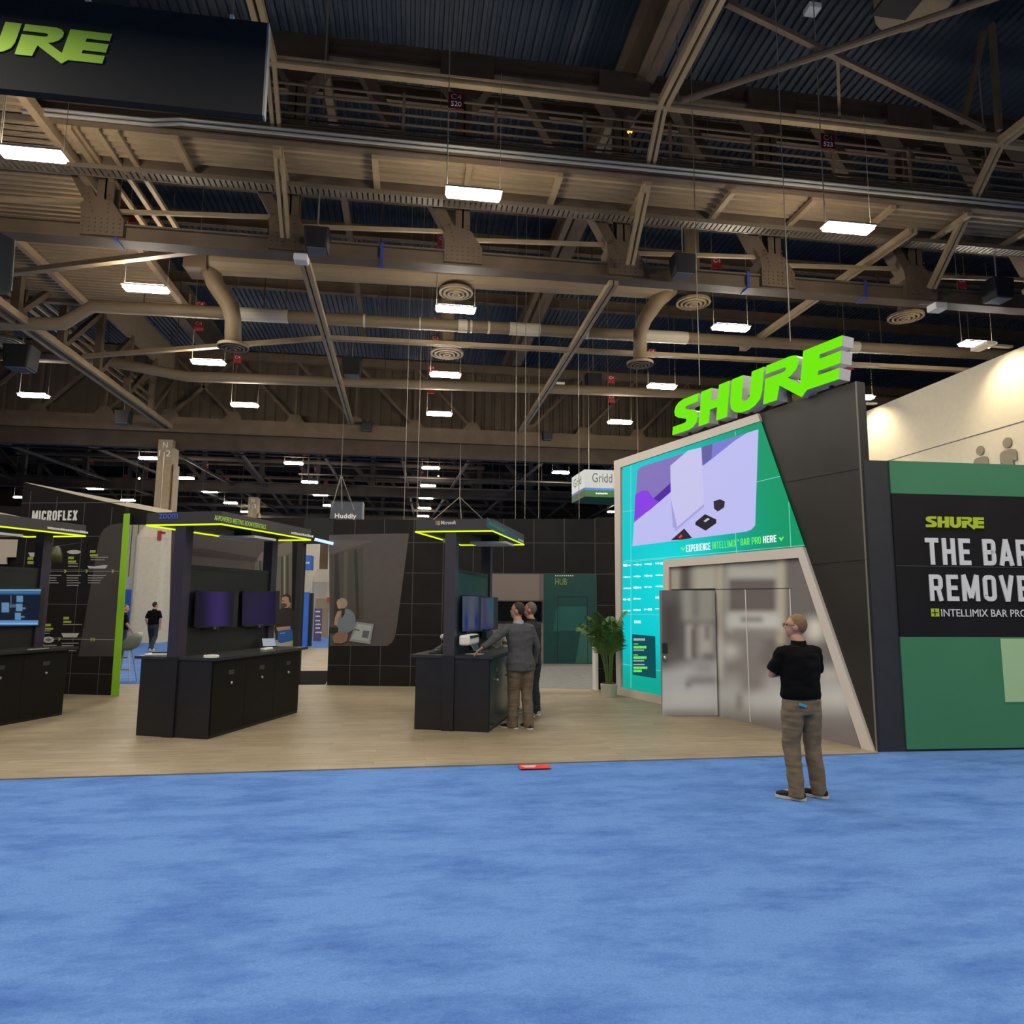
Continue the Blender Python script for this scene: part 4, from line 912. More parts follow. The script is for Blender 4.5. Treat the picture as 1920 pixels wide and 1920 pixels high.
block_text(MW, 'MICROFLEX', (59.5, 976), (144.5, 975), (59.5, 957.5), M_WHITEL, t, .006, .004, t=.19)
mb = MB(); rg = random.Random(2)
for x in range(88, 126, 4): mb.prism([MW.at(x, 984, .006), MW.at(x+3, 984, .006), MW.at(x+3, 979.5+rg.random()*2, .006), MW.at(x, 979.5+rg.random()*2, .006)], MW.n*.003)
for x, y in ((178, 1034), (137, 1046), (61, 1047), (128, 1159), (94, 1172)):
    mb.prism([MW.at(x-8.5, y-2.5, .008), MW.at(x+2, y-2.5, .008), MW.at(x+1, y+2.5, .008), MW.at(x-9.5, y+2.5, .008)], MW.n*.003)
    mb.prism([MW.at(x-9, y+5, .008), MW.at(x+6, y+5, .008), MW.at(x+5.5, y+9, .008), MW.at(x-9.5, y+9, .008)], MW.n*.003)
for x, y in ((123, 1071), (163, 1071), (212, 1071), (112, 1198), (172, 1199), (177, 1199)):
    mb.prism([MW.at(x-3, y-3.2, .008), MW.at(x-.5, y-3.2, .008), MW.at(x+2.5, y, .008), MW.at(x-.5, y+3.2, .008), MW.at(x-3, y+3.2, .008), MW.at(x-.8, y, .008)], MW.n*.003)
mb.build('lime_marks', mat('dim lime vinyl', (.33, .42, .05), .5), t)
mb = MB()
mb.bar(MW.at(88, 1071, .007), MW.at(226, 1071, .007), .012, .004, MW.n); mb.bar(MW.at(80, 1198, .007), MW.at(214, 1199.5, .007), .012, .004, MW.n)
for x, y, n, w in ((88, 1079, 4, 27), (125, 1079, 5, 27), (165, 1079, 4, 34), (77, 1210, 2, 29), (116, 1206, 2, 32), (129, 1220, 1, 14), (170, 1045, 2, 32), (128, 1057, 2, 18), (118, 1171, 1, 36), (80, 1183, 2, 15), (52, 1057, 1, 20)):
    for k in range(n):
        ww = w*(1 if k == 0 else rg.uniform(.65, 1)); mb.prism([MW.at(x, y+k*4.6-.9, .008), MW.at(x+ww, y+k*4.6-.9, .008), MW.at(x+ww, y+k*4.6+.9, .008), MW.at(x, y+k*4.6+.9, .008)], MW.n*.003)
mb.build('caption_lines', mat('dim white vinyl', (.30, .29, .28), .5), t)
for P, nm in (([(126+13*(1+cos(a)), 1035+4*sin(a)) for a in [2*pi*k/20 for k in range(20)]], 'disc'), ([(164, 1061), (178, 1062), (196, 1059), (202, 1060), (198, 1066), (167, 1066)], 'wedge'), ([(53, 1036), (75, 1036), (71, 1044), (57, 1044)], 'wedge'),
              ([(80.5+10.5*(1+cos(a)), 1199.5+6*sin(a)) for a in [2*pi*k/20 for k in range(20)]], 'disc'), ([(115, 1187), (149, 1187), (144, 1195), (119, 1195)], 'wedge')):
    poly(MW, P, .009, .004, 'product_picture', mat('picture white', (.50, .48, .46), .5), t)
poly(MW, [(84.5, 1199.5), (91, 1196), (97.5, 1199.5), (91, 1203)], .014, .002, 'product_picture', mat('picture grey', (.16, .16, .16), .5), t)
po = thing('lime_post', atz(214, 1305), 'leaning lime green end panel of the black diagram wall', 'post')
P = [MW.pt(db-.03, 0, .1), MW.pt(db+.12, 0, .1)]; tl, tr = MW.at(232, 963.5, .1), MW.at(243, 962.5, .1); bl, br = MW.at(207.5, 1306, .1), MW.at(222, 1305.5, .1)
MB().prism([bl, br, tr, tl], -MW.n*.02).build('panel', M_LIME, po)
t = thing('cream_coping', (-6, 15.6, 4), 'sloping cream topped header above the diagram wall running back to the right', 'header')
CPn = Plane((-8.3, 15.80), (-4.6, 15.25))
poly(CPn, [(47, 904), (322, 957), (322, 966), (236, 949.5), (60, 908)], -.02, .02, 'coping', mat('bright cream', (.75, .66, .5), .6), t)
poly(CPn, [(215, 944), (322, 965), (322, 984), (215, 984)], -.04, .02, 'board', M_BW, t)
t = thing('white_board', (-9, 17.5, 0), 'plain white board at the far left edge behind the left kiosk', 'board')
WBp = Plane((-11, 17.2), (-7, 16.4))
poly(WBp, [(-60, 1010), (36, 1012), (33, 1045), (14, 1045), (14, 1058), (-60, 1058)], 0, .05, 'board', mat('board cream', (.60, .53, .43), .6), t)
MB().prism([WBp.pt(0, 0, -.06), WBp.pt(2.6, 0, -.06), WBp.pt(2.6, 3.9, -.06), WBp.pt(0, 4.0, -.06)], -WBp.n*.1).build('backing_wall', M_BW, t)
poly(WBp, [(-60, 948), (40, 969), (40, 972), (-60, 955)], -.02, .03, 'cream_edge', mat('bright cream', (.75, .66, .5), .6), t)
#PART4
# ================================================================== KIOSKS
KW, KL, KH = 1.14, 2.38, 1.10
def kiosk(Bp, ang, label, side_mat, post_mat, panel_mat, front=True):
    a = radians(ang); e1 = V((-cos(a), sin(a), 0)); e2 = V((sin(a), cos(a), 0)); Bp = V((Bp[0], Bp[1], 0))
    K = lambda p, q, z: Bp+e1*p+e2*q+V((0, 0, z))
    t = thing('demo_kiosk', K(KW/2, KL/2, 0), label, 'kiosk', 'demo kiosks')
    def kb(p0, p1, q0, q1, z0, z1, nm, m, par=None, bevel=0.):
        return MB().box(K((p0+p1)/2, (q0+q1)/2, (z0+z1)/2), (abs(p1-p0), abs(q1-q0), z1-z0), e1, e2).build(nm, m, par or t, bevel)
    kb(0.012, KW, 0, KL, .014, KH-.04, 'cabinet', M_LAM)
    kb(-.05, KW+.10, -.015, KL+.16, KH-.04, KH, 'worktop', M_LAMTOP)
    for k in range(3):
        d = kb(-.004, .012, .022+k*.78, .797+k*.78, .06, KH-.07, 'door', side_mat)
        q = .03+k*.78+.33
        kb(-.010, -.004, q, q+.13, KH-.26, KH-.20, 'lock_plate', mat('lock plate', (.05, .05, .042), .35), d)
        c = K(-.02, q+.06, KH-.38); MB().ball(c, .022, 10, 7).build('knob', M_STEEL, d, smooth=True)
    x = KW*.55
    for q0 in (-.03, KL-.14): kb(x-.085, x+.085, q0, q0+.17, KH, 2.96, 'post', post_mat)
    kb(x-.09, x+.09, -.03, 0, .014, KH, 'post_foot', M_LAM)
    kb(x-.05, x+.05, .14, KL-.14, KH, 2.33, 'back_panel', panel_mat)
    kb(x-.055, x+.055, .14, KL-.14, 2.33, 2.39, 'panel_cap', M_BLACK)
    kb(-.03, KW+.04, -.05, KL+.12, 2.96, 3.13, 'canopy', M_CANOPY)
    for P, Q in (((-.03, -.05), (KW+.04, -.05)), ((-.03, -.05), (-.03, KL+.12)), ((KW+.04, -.05), (KW+.04, KL+.12)), ((-.03, KL+.12), (KW+.04, KL+.12))):
        MB().tube(K(*P, 2.945), K(*Q, 2.948), .012, 8).build('light_strip', M_NEON, t)
    RP = Plane(K(x-.05, 0, 0), K(x-.05, KL, 0)); FP = Plane(K(KW+.04, -.05, 0), K(-.03, -.05, 0)); SP = Plane(K(-.03, -.05, 0), K(-.03, KL+.12, 0))
    if RP.n.dot(-e1) < 0: RP.n = -RP.n
    m_ = thing('ceiling_panel', K(.05, KL*.5, 2.8)); 
    MB().box(K(.22, KL*.42, 2.84), (.6, .6, .035), e1, e2).build('panel', mat('pale ceiling panel', (.52, .50, .50), .5), m_)
    MB().box(K(.22, KL*.42, 2.91), (.3, .3, .11), e1, e2).build('mount', M_BLACK, m_)
    return t, K, e1, e2, RP, FP, SP, m_
def bars(pl, x0, y0, x1, y1, h, m, parent, seed, off=.004, wmin=1.2, wmax=3.4):
    mb = MB(); rg = random.Random(seed); x = x0
    while x < x1:
        w = rg.uniform(wmin, wmax); y = y0+(y1-y0)*(x-x0)/(x1-x0); hh = h*rg.uniform(.75, 1)
        mb.prism([pl.at(x, y, off), pl.at(x+w, y+(y1-y0)*w/(x1-x0), off), pl.at(x+w, y-hh+(y1-y0)*w/(x1-x0), off), pl.at(x, y-hh, off)], pl.n*.003); x += w+.6
    return mb.build('small_lettering', m, parent)
def screen(pl, P, label, pic, th=.06, group=None):
    c = pl.at(sum(p[0] for p in P)/4, max(p[1] for p in P), .05)
    t = thing('wall_screen', c, label, 'screen', group)
    poly(pl, P, .03, th, 'bezel', M_BLACK, t, bevel=0)
    poly(pl, [(p[0]*.5+sum(q[0] for q in P)/8, p[1]*.5+sum(q[1] for q in P)/8) for p in P], .0, .03, 'mount', M_BLACK, t)
    cx, cy = sum(p[0] for p in P)/4, sum(p[1] for p in P)/4
    Q = [(cx+(x-cx)*.95, cy+(y-cy)*.95) for x, y in P]
    if callable(pic): ink_grid(pl, Q, .031+th, (24, 24), pic, 'glass', print_mat('display picture', emit=.6, rough=.15), t)
    else: poly(pl, Q, .03+th, .002, 'glass', pic, t)
    return t
G_SCR = 'kiosk screens'
# violet kiosk
Bz = atz(390.5, 1388.5)
kz, K, e1, e2, RP, FP, SP, mic = kiosk(Bz, 20.5, 'black demo kiosk with dark violet posts and two violet screens', mat('black door laminate', (.007, .0065, .006), .5, spec=.25), M_PURPLE, mat('black panel', (.010, .012, .011), .45))
tag(mic, 'pale square microphone panel hanging under the canopy of the violet kiosk', 'ceiling panel', 'panels under the canopies')
text_px(FP, 'zoom', (298.5, 973), (333, 972.5), (298.5, 963.5), mat('zoom blue lettering', (.10, .16, .80), .5), kz, .003)
text_px(SP, 'AI-POWERED MEETING ROOM ESSENTIALS', (402, 975), (498, 991), (402, 965), mat('canopy lime lettering', (.42, .66, .10), .5), kz, .003, bold=.01)
bars(SP, 546, 1001, 587, 1008, 4.5, M_WHITEL, kz, 4)
def violet(x, y):
    c = mixc((.006, .003, .025), (.040, .020, .15), sstep(375, 410, x)*(1-sstep(412, 436, x)))
    return mixc(c, (.014, .007, .06), sstep(445, 470, x))
screen(RP, [(366, 1107), (442, 1108), (438, 1175), (362, 1177)], 'violet lit screen nearer the front post of the violet kiosk', violet, group=G_SCR)
screen(RP, [(453, 1108), (519, 1108), (517, 1172), (452, 1175)], 'darker violet screen nearer the rear post of the violet kiosk', violet, group=G_SCR)
for x, y, w in ((404, 1178, 'nearer'), (487, 1175, 'farther')):
    c = RP.at(x, y, .12); t = thing('webcam', c, f'small webcam clipped under the {w} violet screen', 'webcam', 'webcams under the violet screens')
    MB().box(c, (.09, .06, .07)).build('body', M_BLACK, t, bevel=.01); MB().ball(c-V((0, .035, 0)), .022, 10, 7).build('lens', mat('webcam lens', (.10, .09, .06), .2), t)
zt_ = KH
def on_top(x, y, z=KH): return atz(x, y, z)
c = on_top(396, 1232.5); t = thing('white_puck', c, 'flat white round device at the front corner of the violet kiosk worktop', 'device'); MB().disc(c, .10, 26, t=.03).build('shell', M_WHITE, t); MB().disc(c+V((0, 0, .03)), .07, 24, t=.004).build('cap', M_CREAM, t)
c = on_top(295, 1229); t = thing('white_tray', c, 'flat white tray device at the left front of the violet kiosk worktop', 'device'); MB().box(c+V((0, .08, .012)), (.34, .2, .024)).build('shell', M_WHITE, t, bevel=.01); MB().box(c+V((.02, .12, .034)), (.24, .10, .02)).build('cable_strap', M_BLACK, t)
def tablet(c, w, d, tilt, label, face, rz=0., name='touch_tablet'):
    t = thing(name, c, label, 'tablet', 'tablets on the kiosk worktops')
    r = Matrix.Rotation(rz, 3, 'Z'); ux = r @ V((1, 0, 0)); uy = r @ V((0, cos(tilt), sin(tilt))); uz = ux.cross(uy)
    MB().box(c+uy*d/2+uz*.03, (w, d, .02), ux, uy, uz).build('case', M_BLACK, t, bevel=.004)
    MB().box(c+uy*d/2+uz*.041, (w*.93, d*.92, .003), ux, uy, uz).build('screen', face, t)
    MB().box(c+uy*d*.55+uz*.0-V((0, 0, .0))+V((0, .04, -.0)), (w*.6, .05, max(.02, d*sin(tilt)*.9)), ux).build('stand', M_BLACK, t)
    return t
tablet(on_top(402, 1221), .34, .24, .55, 'dark green lit tablet on the violet kiosk worktop', glow('tablet green', (.012, .03, .015), 1.), -.5)
tablet(on_top(505, 1215.5), .22, .22, .6, 'pale lit tablet leaning at the rear of the violet kiosk worktop', glow('tablet pale', (.30, .33, .40), 1.), .35)
c = on_top(500, 1219); t = thing('white_puck', c, 'small white device beside the pale tablet on the violet kiosk', 'device'); MB().box(c+V((0, 0, .02)), (.26, .08, .04), e2, e1).build('shell', M_WHITE, t, bevel=.012); MB().box(c+V((0, 0, .042)), (.1, .04, .006), e2, e1).build('cap', M_CREAM, t)
# middle kiosk
Bm = atz(917, 1375.5)
km, K, e1, e2, RP, FP, SP, mic = kiosk(Bm, 19.8, 'black demo kiosk with teal doors and a four coloured square sign on its canopy', mat('teal black door', (.008, .028, .025), .22), mat('dark plum post', (.040, .035, .046), .5), M_TEAL)
tag(mic, 'pale square panel under the canopy of the kiosk with teal doors', 'ceiling panel', 'panels under the canopies')
for k, (dx, dy, c) in enumerate(((0, 0, (.55, .12, .03)), (1, 0, (.25, .42, .03)), (0, 1, (.03, .22, .6)), (1, 1, (.6, .42, .02)))):
    x, y = 816.7+dx*4.2, 976.7+dy*4.2; poly(FP, [(x, y), (x+3.9, y), (x+3.9, y+3.9), (x, y+3.9)], .003, .003, 'sign_square', mat(f'sign square {k}', c, .5), km)
text_px(FP, 'Microsoft', (827, 983.5), (854.5, 983.5), (827, 976.5), M_WHITEL, km, .003, bold=.02)
poly(SP, [(913, 970), (980, 1010), (979.5, 1020), (912, 988)], .001, .002, 'side_board', mat('teal sign board', (.014, .075, .105), .5), km)
bars(SP, 916, 983.5, 945, 999, 6.5, mat('dim green lettering', (.05, .22, .11), .5), km, 9, .005); bars(SP, 971.5, 1013, 980, 1017, 4, M_WHITEL, km, 12, .005)
def bluepic(x, y):
    c = mixc((.075, .10, .155), (.11, .12, .16), sstep(875, 884, x)*(1-sstep(886, 893, x)))
    c = mixc(c, (.018, .03, .21), math.exp(-((x-874)/3)**2-((y-1168)/22)**2)); c = mixc(c, (.012, .02, .20), math.exp(-((x-893.5)/3.5)**2-((y-1165)/20)**2))
    c = mixc(c, (.02, .03, .16), sstep(1172, 1184, y)*.8)
    c = mixc(c, (.085, .05, .14), math.exp(-((x-909)/4)**2)*sstep(903, 905, x)); c = mixc(c, (.005, .13, .22), math.exp(-((x-921)/3.)**2-((y-1135)/18)**2)); return mixc(c, (.02, .03, .14), sstep(1160, 1180, y)*sstep(903, 905, x)*.6)
screen(RP, [(866.5, 1116), (898, 1117), (897, 1183), (866, 1186)], 'grey blue screen nearer the front post of the middle kiosk', bluepic, .08, G_SCR)
screen(RP, [(902, 1119), (926, 1120), (926, 1180), (901, 1182)], 'blue and violet screen nearer the rear post of the middle kiosk', bluepic, .08, G_SCR)
c = RP.at(880, 1199, .18); t = thing('video_bar', c-V((0, 0, .08)), 'white video bar mounted under the grey blue screen of the middle kiosk', 'video bar')
MB().box(c+V((0, 0, .0)), (.62, .16, .15), e2, -e1).build('shell', M_WHITE, t, bevel=.03); MB().box(c+V((0, 0, .045))-e1*.078, (.5, .012, .04), e2, -e1).build('lens_slot', M_BLACK, t); MB().box(c+e1*.13, (.2, .12, .1), e2, -e1).build('bracket', M_BLACK, t)
c = RP.at(914, 1190, .1); t = thing('sound_bar', c-V((0, 0, .05)), 'dark teal sound bar under the rear screen of the middle kiosk', 'sound bar'); MB().box(c, (.5, .1, .13), e2, -e1).build('shell', mat('teal black shell', (.01, .035, .035), .4), t, bevel=.015); MB().box(c+e1*.07, (.12, .06, .08), e2, -e1).build('bracket', M_BLACK, t)
c = on_top(823, 1225); t = thing('desk_phone', c, 'black conference phone on the left half of the middle kiosk worktop', 'phone')
MB().loft([(c+V((0, 0, .004)), V((.17, .02, 0)), V((0, .14, 0))), (c+V((.02, .03, .04)), V((.13, 0, 0)), V((0, .10, 0))), (c+V((.07, .06, .12)), V((.06, 0, 0)), V((0, .05, 0))), (c+V((.09, .07, .15)), V((.03, 0, 0)), V((0, .03, 0)))], 18).build('body', M_BLACK, t, smooth=True); MB().disc(c+V((-.03, -.06, .045)), .04, 16, t=.012).build('key_pad', M_STEEL, t)
tablet(on_top(893, 1222), .17, .26, .85, 'mint green cased tablet under the hand of the man in the grey blazer', glow('tablet teal', (.01, .03, .045), 1.), .9).children[0].data.materials[0] = mat('mint case', (.28, .52, .36), .5)
c = on_top(947, 1213); t = thing('coffee_cup', c, 'white paper coffee cup with a brown sleeve on the middle kiosk', 'cup')
MB().tube(c+V((0, 0, .002)), c+V((0, 0, .15)), .045, 18, .055).build('cup', M_WHITE, t); MB().tube(c+V((0, 0, .05)), c+V((0, 0, .10)), .052, 18, .055).build('sleeve', mat('cup sleeve', (.22, .13, .07), .7), t); MB().tube(c+V((0, 0, .15)), c+V((0, 0, .17)), .057, 18, .05).build('lid', M_WHITE, t)
c = on_top(932, 1216); t = thing('water_glass', c, 'small clear glass on the worktop beside the coffee cup', 'glass'); gm = mat('clear glass', (.8, .85, .9), .05); gm.node_tree.nodes['Principled BSDF'].inputs['Transmission Weight'].default_value = .9
MB().tube(c+V((0, 0, .002)), c+V((0, 0, .09)), .032, 16, .036).build('tumbler', gm, t); MB().tube(c+V((0, 0, .006)), c+V((0, 0, .06)), .027, 14, .029).build('water', gm, t)
c = on_top(890, 1226.5); t = thing('paper_sheet', c, 'white leaflet lying under the hand of the man in the grey blazer', 'leaflet'); MB().box(c+V((0, 0, .003)), (.26, .14, .004), e1, e2).build('sheet', M_WHITE, t)
c = on_top(912, 1221); t = thing('keyboard', c, 'flat grey keyboard on the worktop under the outstretched grey arm', 'keyboard'); MB().box(c+V((0, 0, .008)), (.36, .13, .014), e2, e1).build('base', mat('keyboard grey', (.16, .17, .18), .4), t); MB().box(c+V((0, 0, .017)), (.34, .11, .006), e2, e1).build('keys', M_BLACK, t)
for k, (x, y) in enumerate(((830.5, 1194), (835, 1013.5))):
    c = aty(x, y, 11.6 if k == 0 else 11.9); t = thing('dome_sensor', c, ['small white ball device on the far side of the middle kiosk panel', 'small white sensor under the rear of the middle kiosk canopy'][k], 'sensor'); MB().ball(c, .045, 14, 9).build('dome', M_WHITE, t, smooth=True); MB().tube(c+V((0, 0, .0)), c+V((.16, .05, .0)) if k == 0 else V((c.x, c.y, 2.95)), .012, 8).build('stalk', M_BLACK, t)
c = on_top(931, 1212); t = thing('cardboard_box', c, 'small tan box standing behind the arm of the man in the grey blazer', 'box'); MB().box(c+V((0, .05, .08)), (.16, .1, .15)).build('carton', mat('tan card', (.34, .24, .12), .7), t); MB().box(c+V((0, .05, .157)), (.165, .1, .012)).build('lid', mat('tan card lid', (.4, .29, .15), .7), t)
# left kiosk
C = atz(117, 1342); a = radians(21.5); Bl = V((C.x-KL*sin(a), C.y-KL*cos(a), 0))
kl, K, e1, e2, RP, FP, SP, mic = kiosk(Bl, 21.5, 'black demo kiosk cut by the left edge with a blue screen', mat('black door laminate', (.007, .0065, .006), .5, spec=.25), M_PURPLE, mat('black panel', (.010, .012, .011), .45))
tag(mic, 'pale microphone panel hanging under the canopy of the kiosk cut by the left edge', 'ceiling panel', 'panels under the canopies')
bars(SP, 89, 991.5, 163, 1000.5, 4.5, M_WHITEL, kl, 21)
def ui(x, y):
    c = (.004, .008, .022)
    def put(col, x0, x1, y0, y1, e=.35):
        nonlocal c
        c = mixc(c, col, softbox(x, y, x0, x1, y0, y1, e))
    e_ = 0
    put((.05, .16, .30), -200, 76, 1109, 1112.5); put((.17, .36, .52), -200, 78, 1105, 1108); put((.02, .10, .28), -200, 76, 1111, 1114.5); put((.08, .22, .48), -200, 72, 1163, 1172); put((.25, .45, .65), -200, 70, 1168, 1170)
    put((.10, .22, .36), 3, 17, 1130, 1148); put((.10, .22, .38), 31, 43, 1117, 1129); put((.10, .22, .38), 30, 42, 1132, 1146); put((.10, .22, .38), 28, 39, 1149, 1162); put((.10, .18, .28), 41, 48, 1139, 1142); put((.10, .18, .28), 39, 46, 1155, 1158); put((.16, .16, .18), 20, 21.2, 1116, 1140); put((.05, .10, .16), 18, 30, 1133, 1139)
    return c
t = thing('wall_screen', RP.at(20, 1175, .05), 'wide screen with a light blue diagram on the kiosk cut by the left edge', 'screen', G_SCR)
P = [(-90, 1104), (79, 1103), (73, 1173), (-90, 1178)]
poly(RP, P, .0, .07, 'bezel', M_BLACK, t); ink_grid(RP, [(-88, 1105), (77.5, 1104.5), (71.5, 1172), (-88, 1176.5)], .072, (150, 60), ui, 'glass', print_mat('diagram screen', emit=1.0, rough=.15), t)
c = on_top(72, 1218); t = thing('touch_strip', c, 'slim pale device on the worktop of the kiosk cut by the left edge', 'device'); MB().box(c+V((0, 0, .01)), (.34, .06, .02), e2, e1).build('shell', mat('dim grey shell', (.25, .25, .24), .4), t, bevel=.005); MB().box(c+V((0, 0, .021)), (.2, .03, .004), e2, e1).build('label_strip', M_BLACK, t)
c = aty(105, 1040, 14.0); t = thing('pendant_speaker', c, 'olive pendant loudspeaker hanging beside the kiosk cut by the left edge', 'loudspeaker')
MB().loft([(c+V((0, 0, -.14)), V((.11, 0, 0)), V((0, .11, 0))), (c+V((0, 0, .02)), V((.10, 0, 0)), V((0, .10, 0))), (c+V((0, 0, .13)), V((.06, 0, 0)), V((0, .06, 0))), (c+V((0, 0, .16)), V((.03, 0, 0)), V((0, .03, 0)))], 18).build('shell', mat('olive shell', (.06, .07, .02), .4), t, smooth=True); MB().tube(c+V((0, 0, .15)), V((c.x, 15.28, c.z+.35)), .012, 6).build('cord', M_BLACK, t)
# ================================================================== HANGING SIGNS
BP = Plane((-9, 9.0), (-2.13, 9.0))
t = thing('hanging_banner', (-5.5, 9.05, 8.35), 'black hanging banner with lime letters at top left', 'hanging sign')
MB().box((-5.57, 9.06, 9.03), (6.88, .12, 1.37)).build('panel', mat('black banner fabric', (.034, .034, .033), .9, var=.05, spec=.1), t)
MB().box((-2.12, 9.06, 9.03), (.025, .13, 1.38)).build('end_trim', mat('end trim silver', (.35, .34, .33), .4), t)
pr_, pe, pt_ = BP.at(27.5, 101, .02), BP.at(191.5, 120, .02), BP.at(203, 63, .02)
un = (pe.x-pr_.x)/2.05; zb = (pr_.z+pe.z)/2
logo(V((pr_.x-3.32*un, 8.985, zb)), V((un*5.37, 0, 0)), V((0, 0, pt_.z-zb)), BP.n, t, mat('lime banner print', (.46, .74, .07), .6), None, .008, shear=.2)
for x in (-2.6, -4.42):
    MB().tube((x, 9.06, 9.7), (x, 9.06, RZ), .008, 6).build('suspension_wire', M_CABLE, t); MB().box((x, 9.03, 9.74), (.05, .08, .06)).build('clamp', M_WHITE, t)
t = thing('hanging_banner', aty(0, 500, 12), 'grey corner of a second hanging banner cut by the left edge', 'hanging sign')
q = aty(0, 430, 12); MB().prism([aty(-120, 372, 12), aty(27, 450, 12), aty(20, 545, 12), aty(-120, 575, 12)], V((-.1, .12, 0))).build('panel', mat('grey banner fabric', (.045, .047, .045), .7), t); MB().bar(aty(27, 450, 11.98), aty(20, 545, 11.98), .03, .03).build('end_trim', mat('end trim dark', (.06, .062, .058), .5), t); MB().tube(aty(-20, 430, 12.05), V((aty(-20, 430, 12).x, 12.05, RZ)), .008, 6).build('suspension_wire', M_CABLE, t)
# white green hexagonal sign
yy = 30.0; A1, A2 = aty(1096, 880, yy), aty(1190, 878, yy); A0 = aty(1072, 900, 32.2); zt, zm, zb = A1.z, aty(1096, 914, yy).z, aty(1096, 931, yy).z
t = thing('hanging_sign', V(((A1.x+A2.x)/2, yy, zb)), 'lit white and green hanging sign box peeking out left of the lit video wall', 'hanging sign')
M_LIT = glow('lit white fabric', (.62, .63, .58), .9); M_LITG = mat('green sign fabric', (.02, .10, .012), .6)
foot = [A0, A1, A2, A2+V((1.4, 2.6, 0))]
A0.z = A1.z = A2.z = 0; foot = [V((p.x, p.y, 0)) for p in foot]
MB().prism([p+V((0, 0, zm)) for p in foot], V((0, 0, zt-zm))).build('white_body', M_LIT, t)
MB().prism([p+V((0, 0, zm-.1)) for p in foot], V((0, 0, .1))).build('blue_stripe', M_BLUE, t)
MB().prism([p+V((0, 0, zb)) for p in foot], V((0, 0, zm-.1-zb))).build('green_body', M_LITG, t)
text('Gridd', V((A1.x+.35, yy-.01, zm+.25)), V((.92, 0, 0)), V((0, 0, .42)), V((0, -1, 0)), 'lettering', mat('dark sign lettering', (.03, .035, .04), .5), t)
d = (A0-A1); text('Grid', V((A0.x, A0.y, zm+.25))-d*.15, -d*.6, V((0, 0, .4)), V((-d.y, d.x, 0)).normalized(), 'lettering', MATS['dark sign lettering'], t)
bars(Plane((A1.x, yy-.01), (A2.x, yy-.01)), 1117, 926.5, 1137, 927, 3, M_WHITEL, t, 33)
for p in (foot[1], foot[2]): MB().tube(p+V((.3, .4, zt)), V((p.x+.3, p.y+.4, RZ)), .02, 6).build('suspension_wire', M_CABLE, t)
# slate sign with white name
yy = 32.6; a, b_ = aty(620, 940, yy), aty(679, 941, yy); zb = aty(650, 990, yy).z
t = thing('hanging_sign', V(((a.x+b_.x)/2, yy, zb)), 'slate blue hanging sign with a white name beside the passage', 'hanging sign')
MB().box(((a.x+b_.x)/2, yy+.4, (a.z+zb)/2), (b_.x-a.x, .8, a.z-zb)).build('body', mat('slate fabric', (.055, .065, .085), .6), t); MB().box((b_.x+.03, yy+.4, (a.z+zb)/2), (.06, .82, a.z-zb)).build('side_face', mat('slate side', (.16, .17, .19), .6), t)
pl_ = Plane((a.x, yy-.005), (b_.x, yy-.005)); text_px(pl_, 'Huddly', (627.5, 974), (668, 973.5), (627.5, 962.5), M_WHITEL, t, .004, bold=.02)
ap = aty(640, 890, yy)
mb = MB()
for x in (621, 641, 664): q = aty(x, 956, yy); mb.tube(ap, V((q.x, yy, min(q.z, a.z))), .022, 5)
mb.tube(ap, V((ap.x, yy, RZ)), .018, 6); mb.build('bridle', M_CABLE, t)
# distant round lamps
for x, y, yy, c_, rr, w in ((937, 903, 51, (.75, .62, 1.), .22, 'white round lamp among the distant trusses'), (822, 893, 51, (1., .55, .3), .07, 'small orange lamp beside the stacked distant lamps'), (829, 940, 69, (1., .5, .25), .09, 'small orange lamp lower beside the stacked distant lamps'), (261, 897, 51, (1., .75, .7), .08, 'small pinkish lamp left of the column marked N 12')):
    c = aty(x, y, yy-.6); t = thing('far_lamp', c, w, 'lamp'); MB().ball(c, rr, 14, 9).build('globe', glow('far glow %d' % x, c_, 6.), t, smooth=True); MB().tube(c+V((0, 0, rr*.8)), V((c.x, c.y, RZ+.03)), .03, 6).build('stem', M_DARKST, t)
# bridle above the middle kiosk canopy
ap = aty(862, 932, 33.2); t = thing('bridle', ap, 'steel bridle wires hanging from the brown girder above the middle kiosk', 'cable')
mb = MB()
for x, y, q in ((806, 980, 33), (866, 985, 33.3), (912, 980, 33.3)): mb.tube(ap, aty(x, y, q), .025, 5)
mb.bar(aty(800, 982, 33.2), aty(920, 982, 33.2), .08, .08)
mb.build('legs', M_CABLE, t); MB().tube(ap, V((ap.x, ap.y, 9.55)), .02, 6).build('main_wire', M_CABLE, t)
# ================================================================== FAR PASSAGES
t = thing('far_cream_wall', aty(260, 1180, 46), 'bright cream wall seen through the passage left of the violet kiosk', 'wall', kind='structure')
a, b_ = aty(120, 1000, 46), aty(345, 1000, 46); MB().box(((a.x+b_.x)/2, 46.2, 3.4), (b_.x-a.x, .3, 6.8)).build('wall_face', M_CREAM, t)
t = thing('far_cream_wall', aty(590, 1190, 46), 'bright cream wall seen through the narrow gap right of the violet kiosk', 'wall', kind='structure')
a, b_ = aty(520, 1000, 44), aty(660, 1000, 44); MB().box(((a.x+b_.x)/2, 44.2, 3.2), (b_.x-a.x, .3, 6.4)).build('wall_face', M_CREAM, t)
def far(nm, x0, x1, y0, y1, yy, m, label, cat, th=.1, ground=False):
    a, b_ = aty(x0, y0, yy), aty(x1, y1, yy); z0 = 0.002 if ground else b_.z
    c = V(((a.x+b_.x)/2, yy, z0)); t = thing(nm, c, label, cat)
    MB().box((c.x, yy+th/2, (a.z+z0)/2), (b_.x-a.x, th, a.z-z0)).build('board', m, t); return t
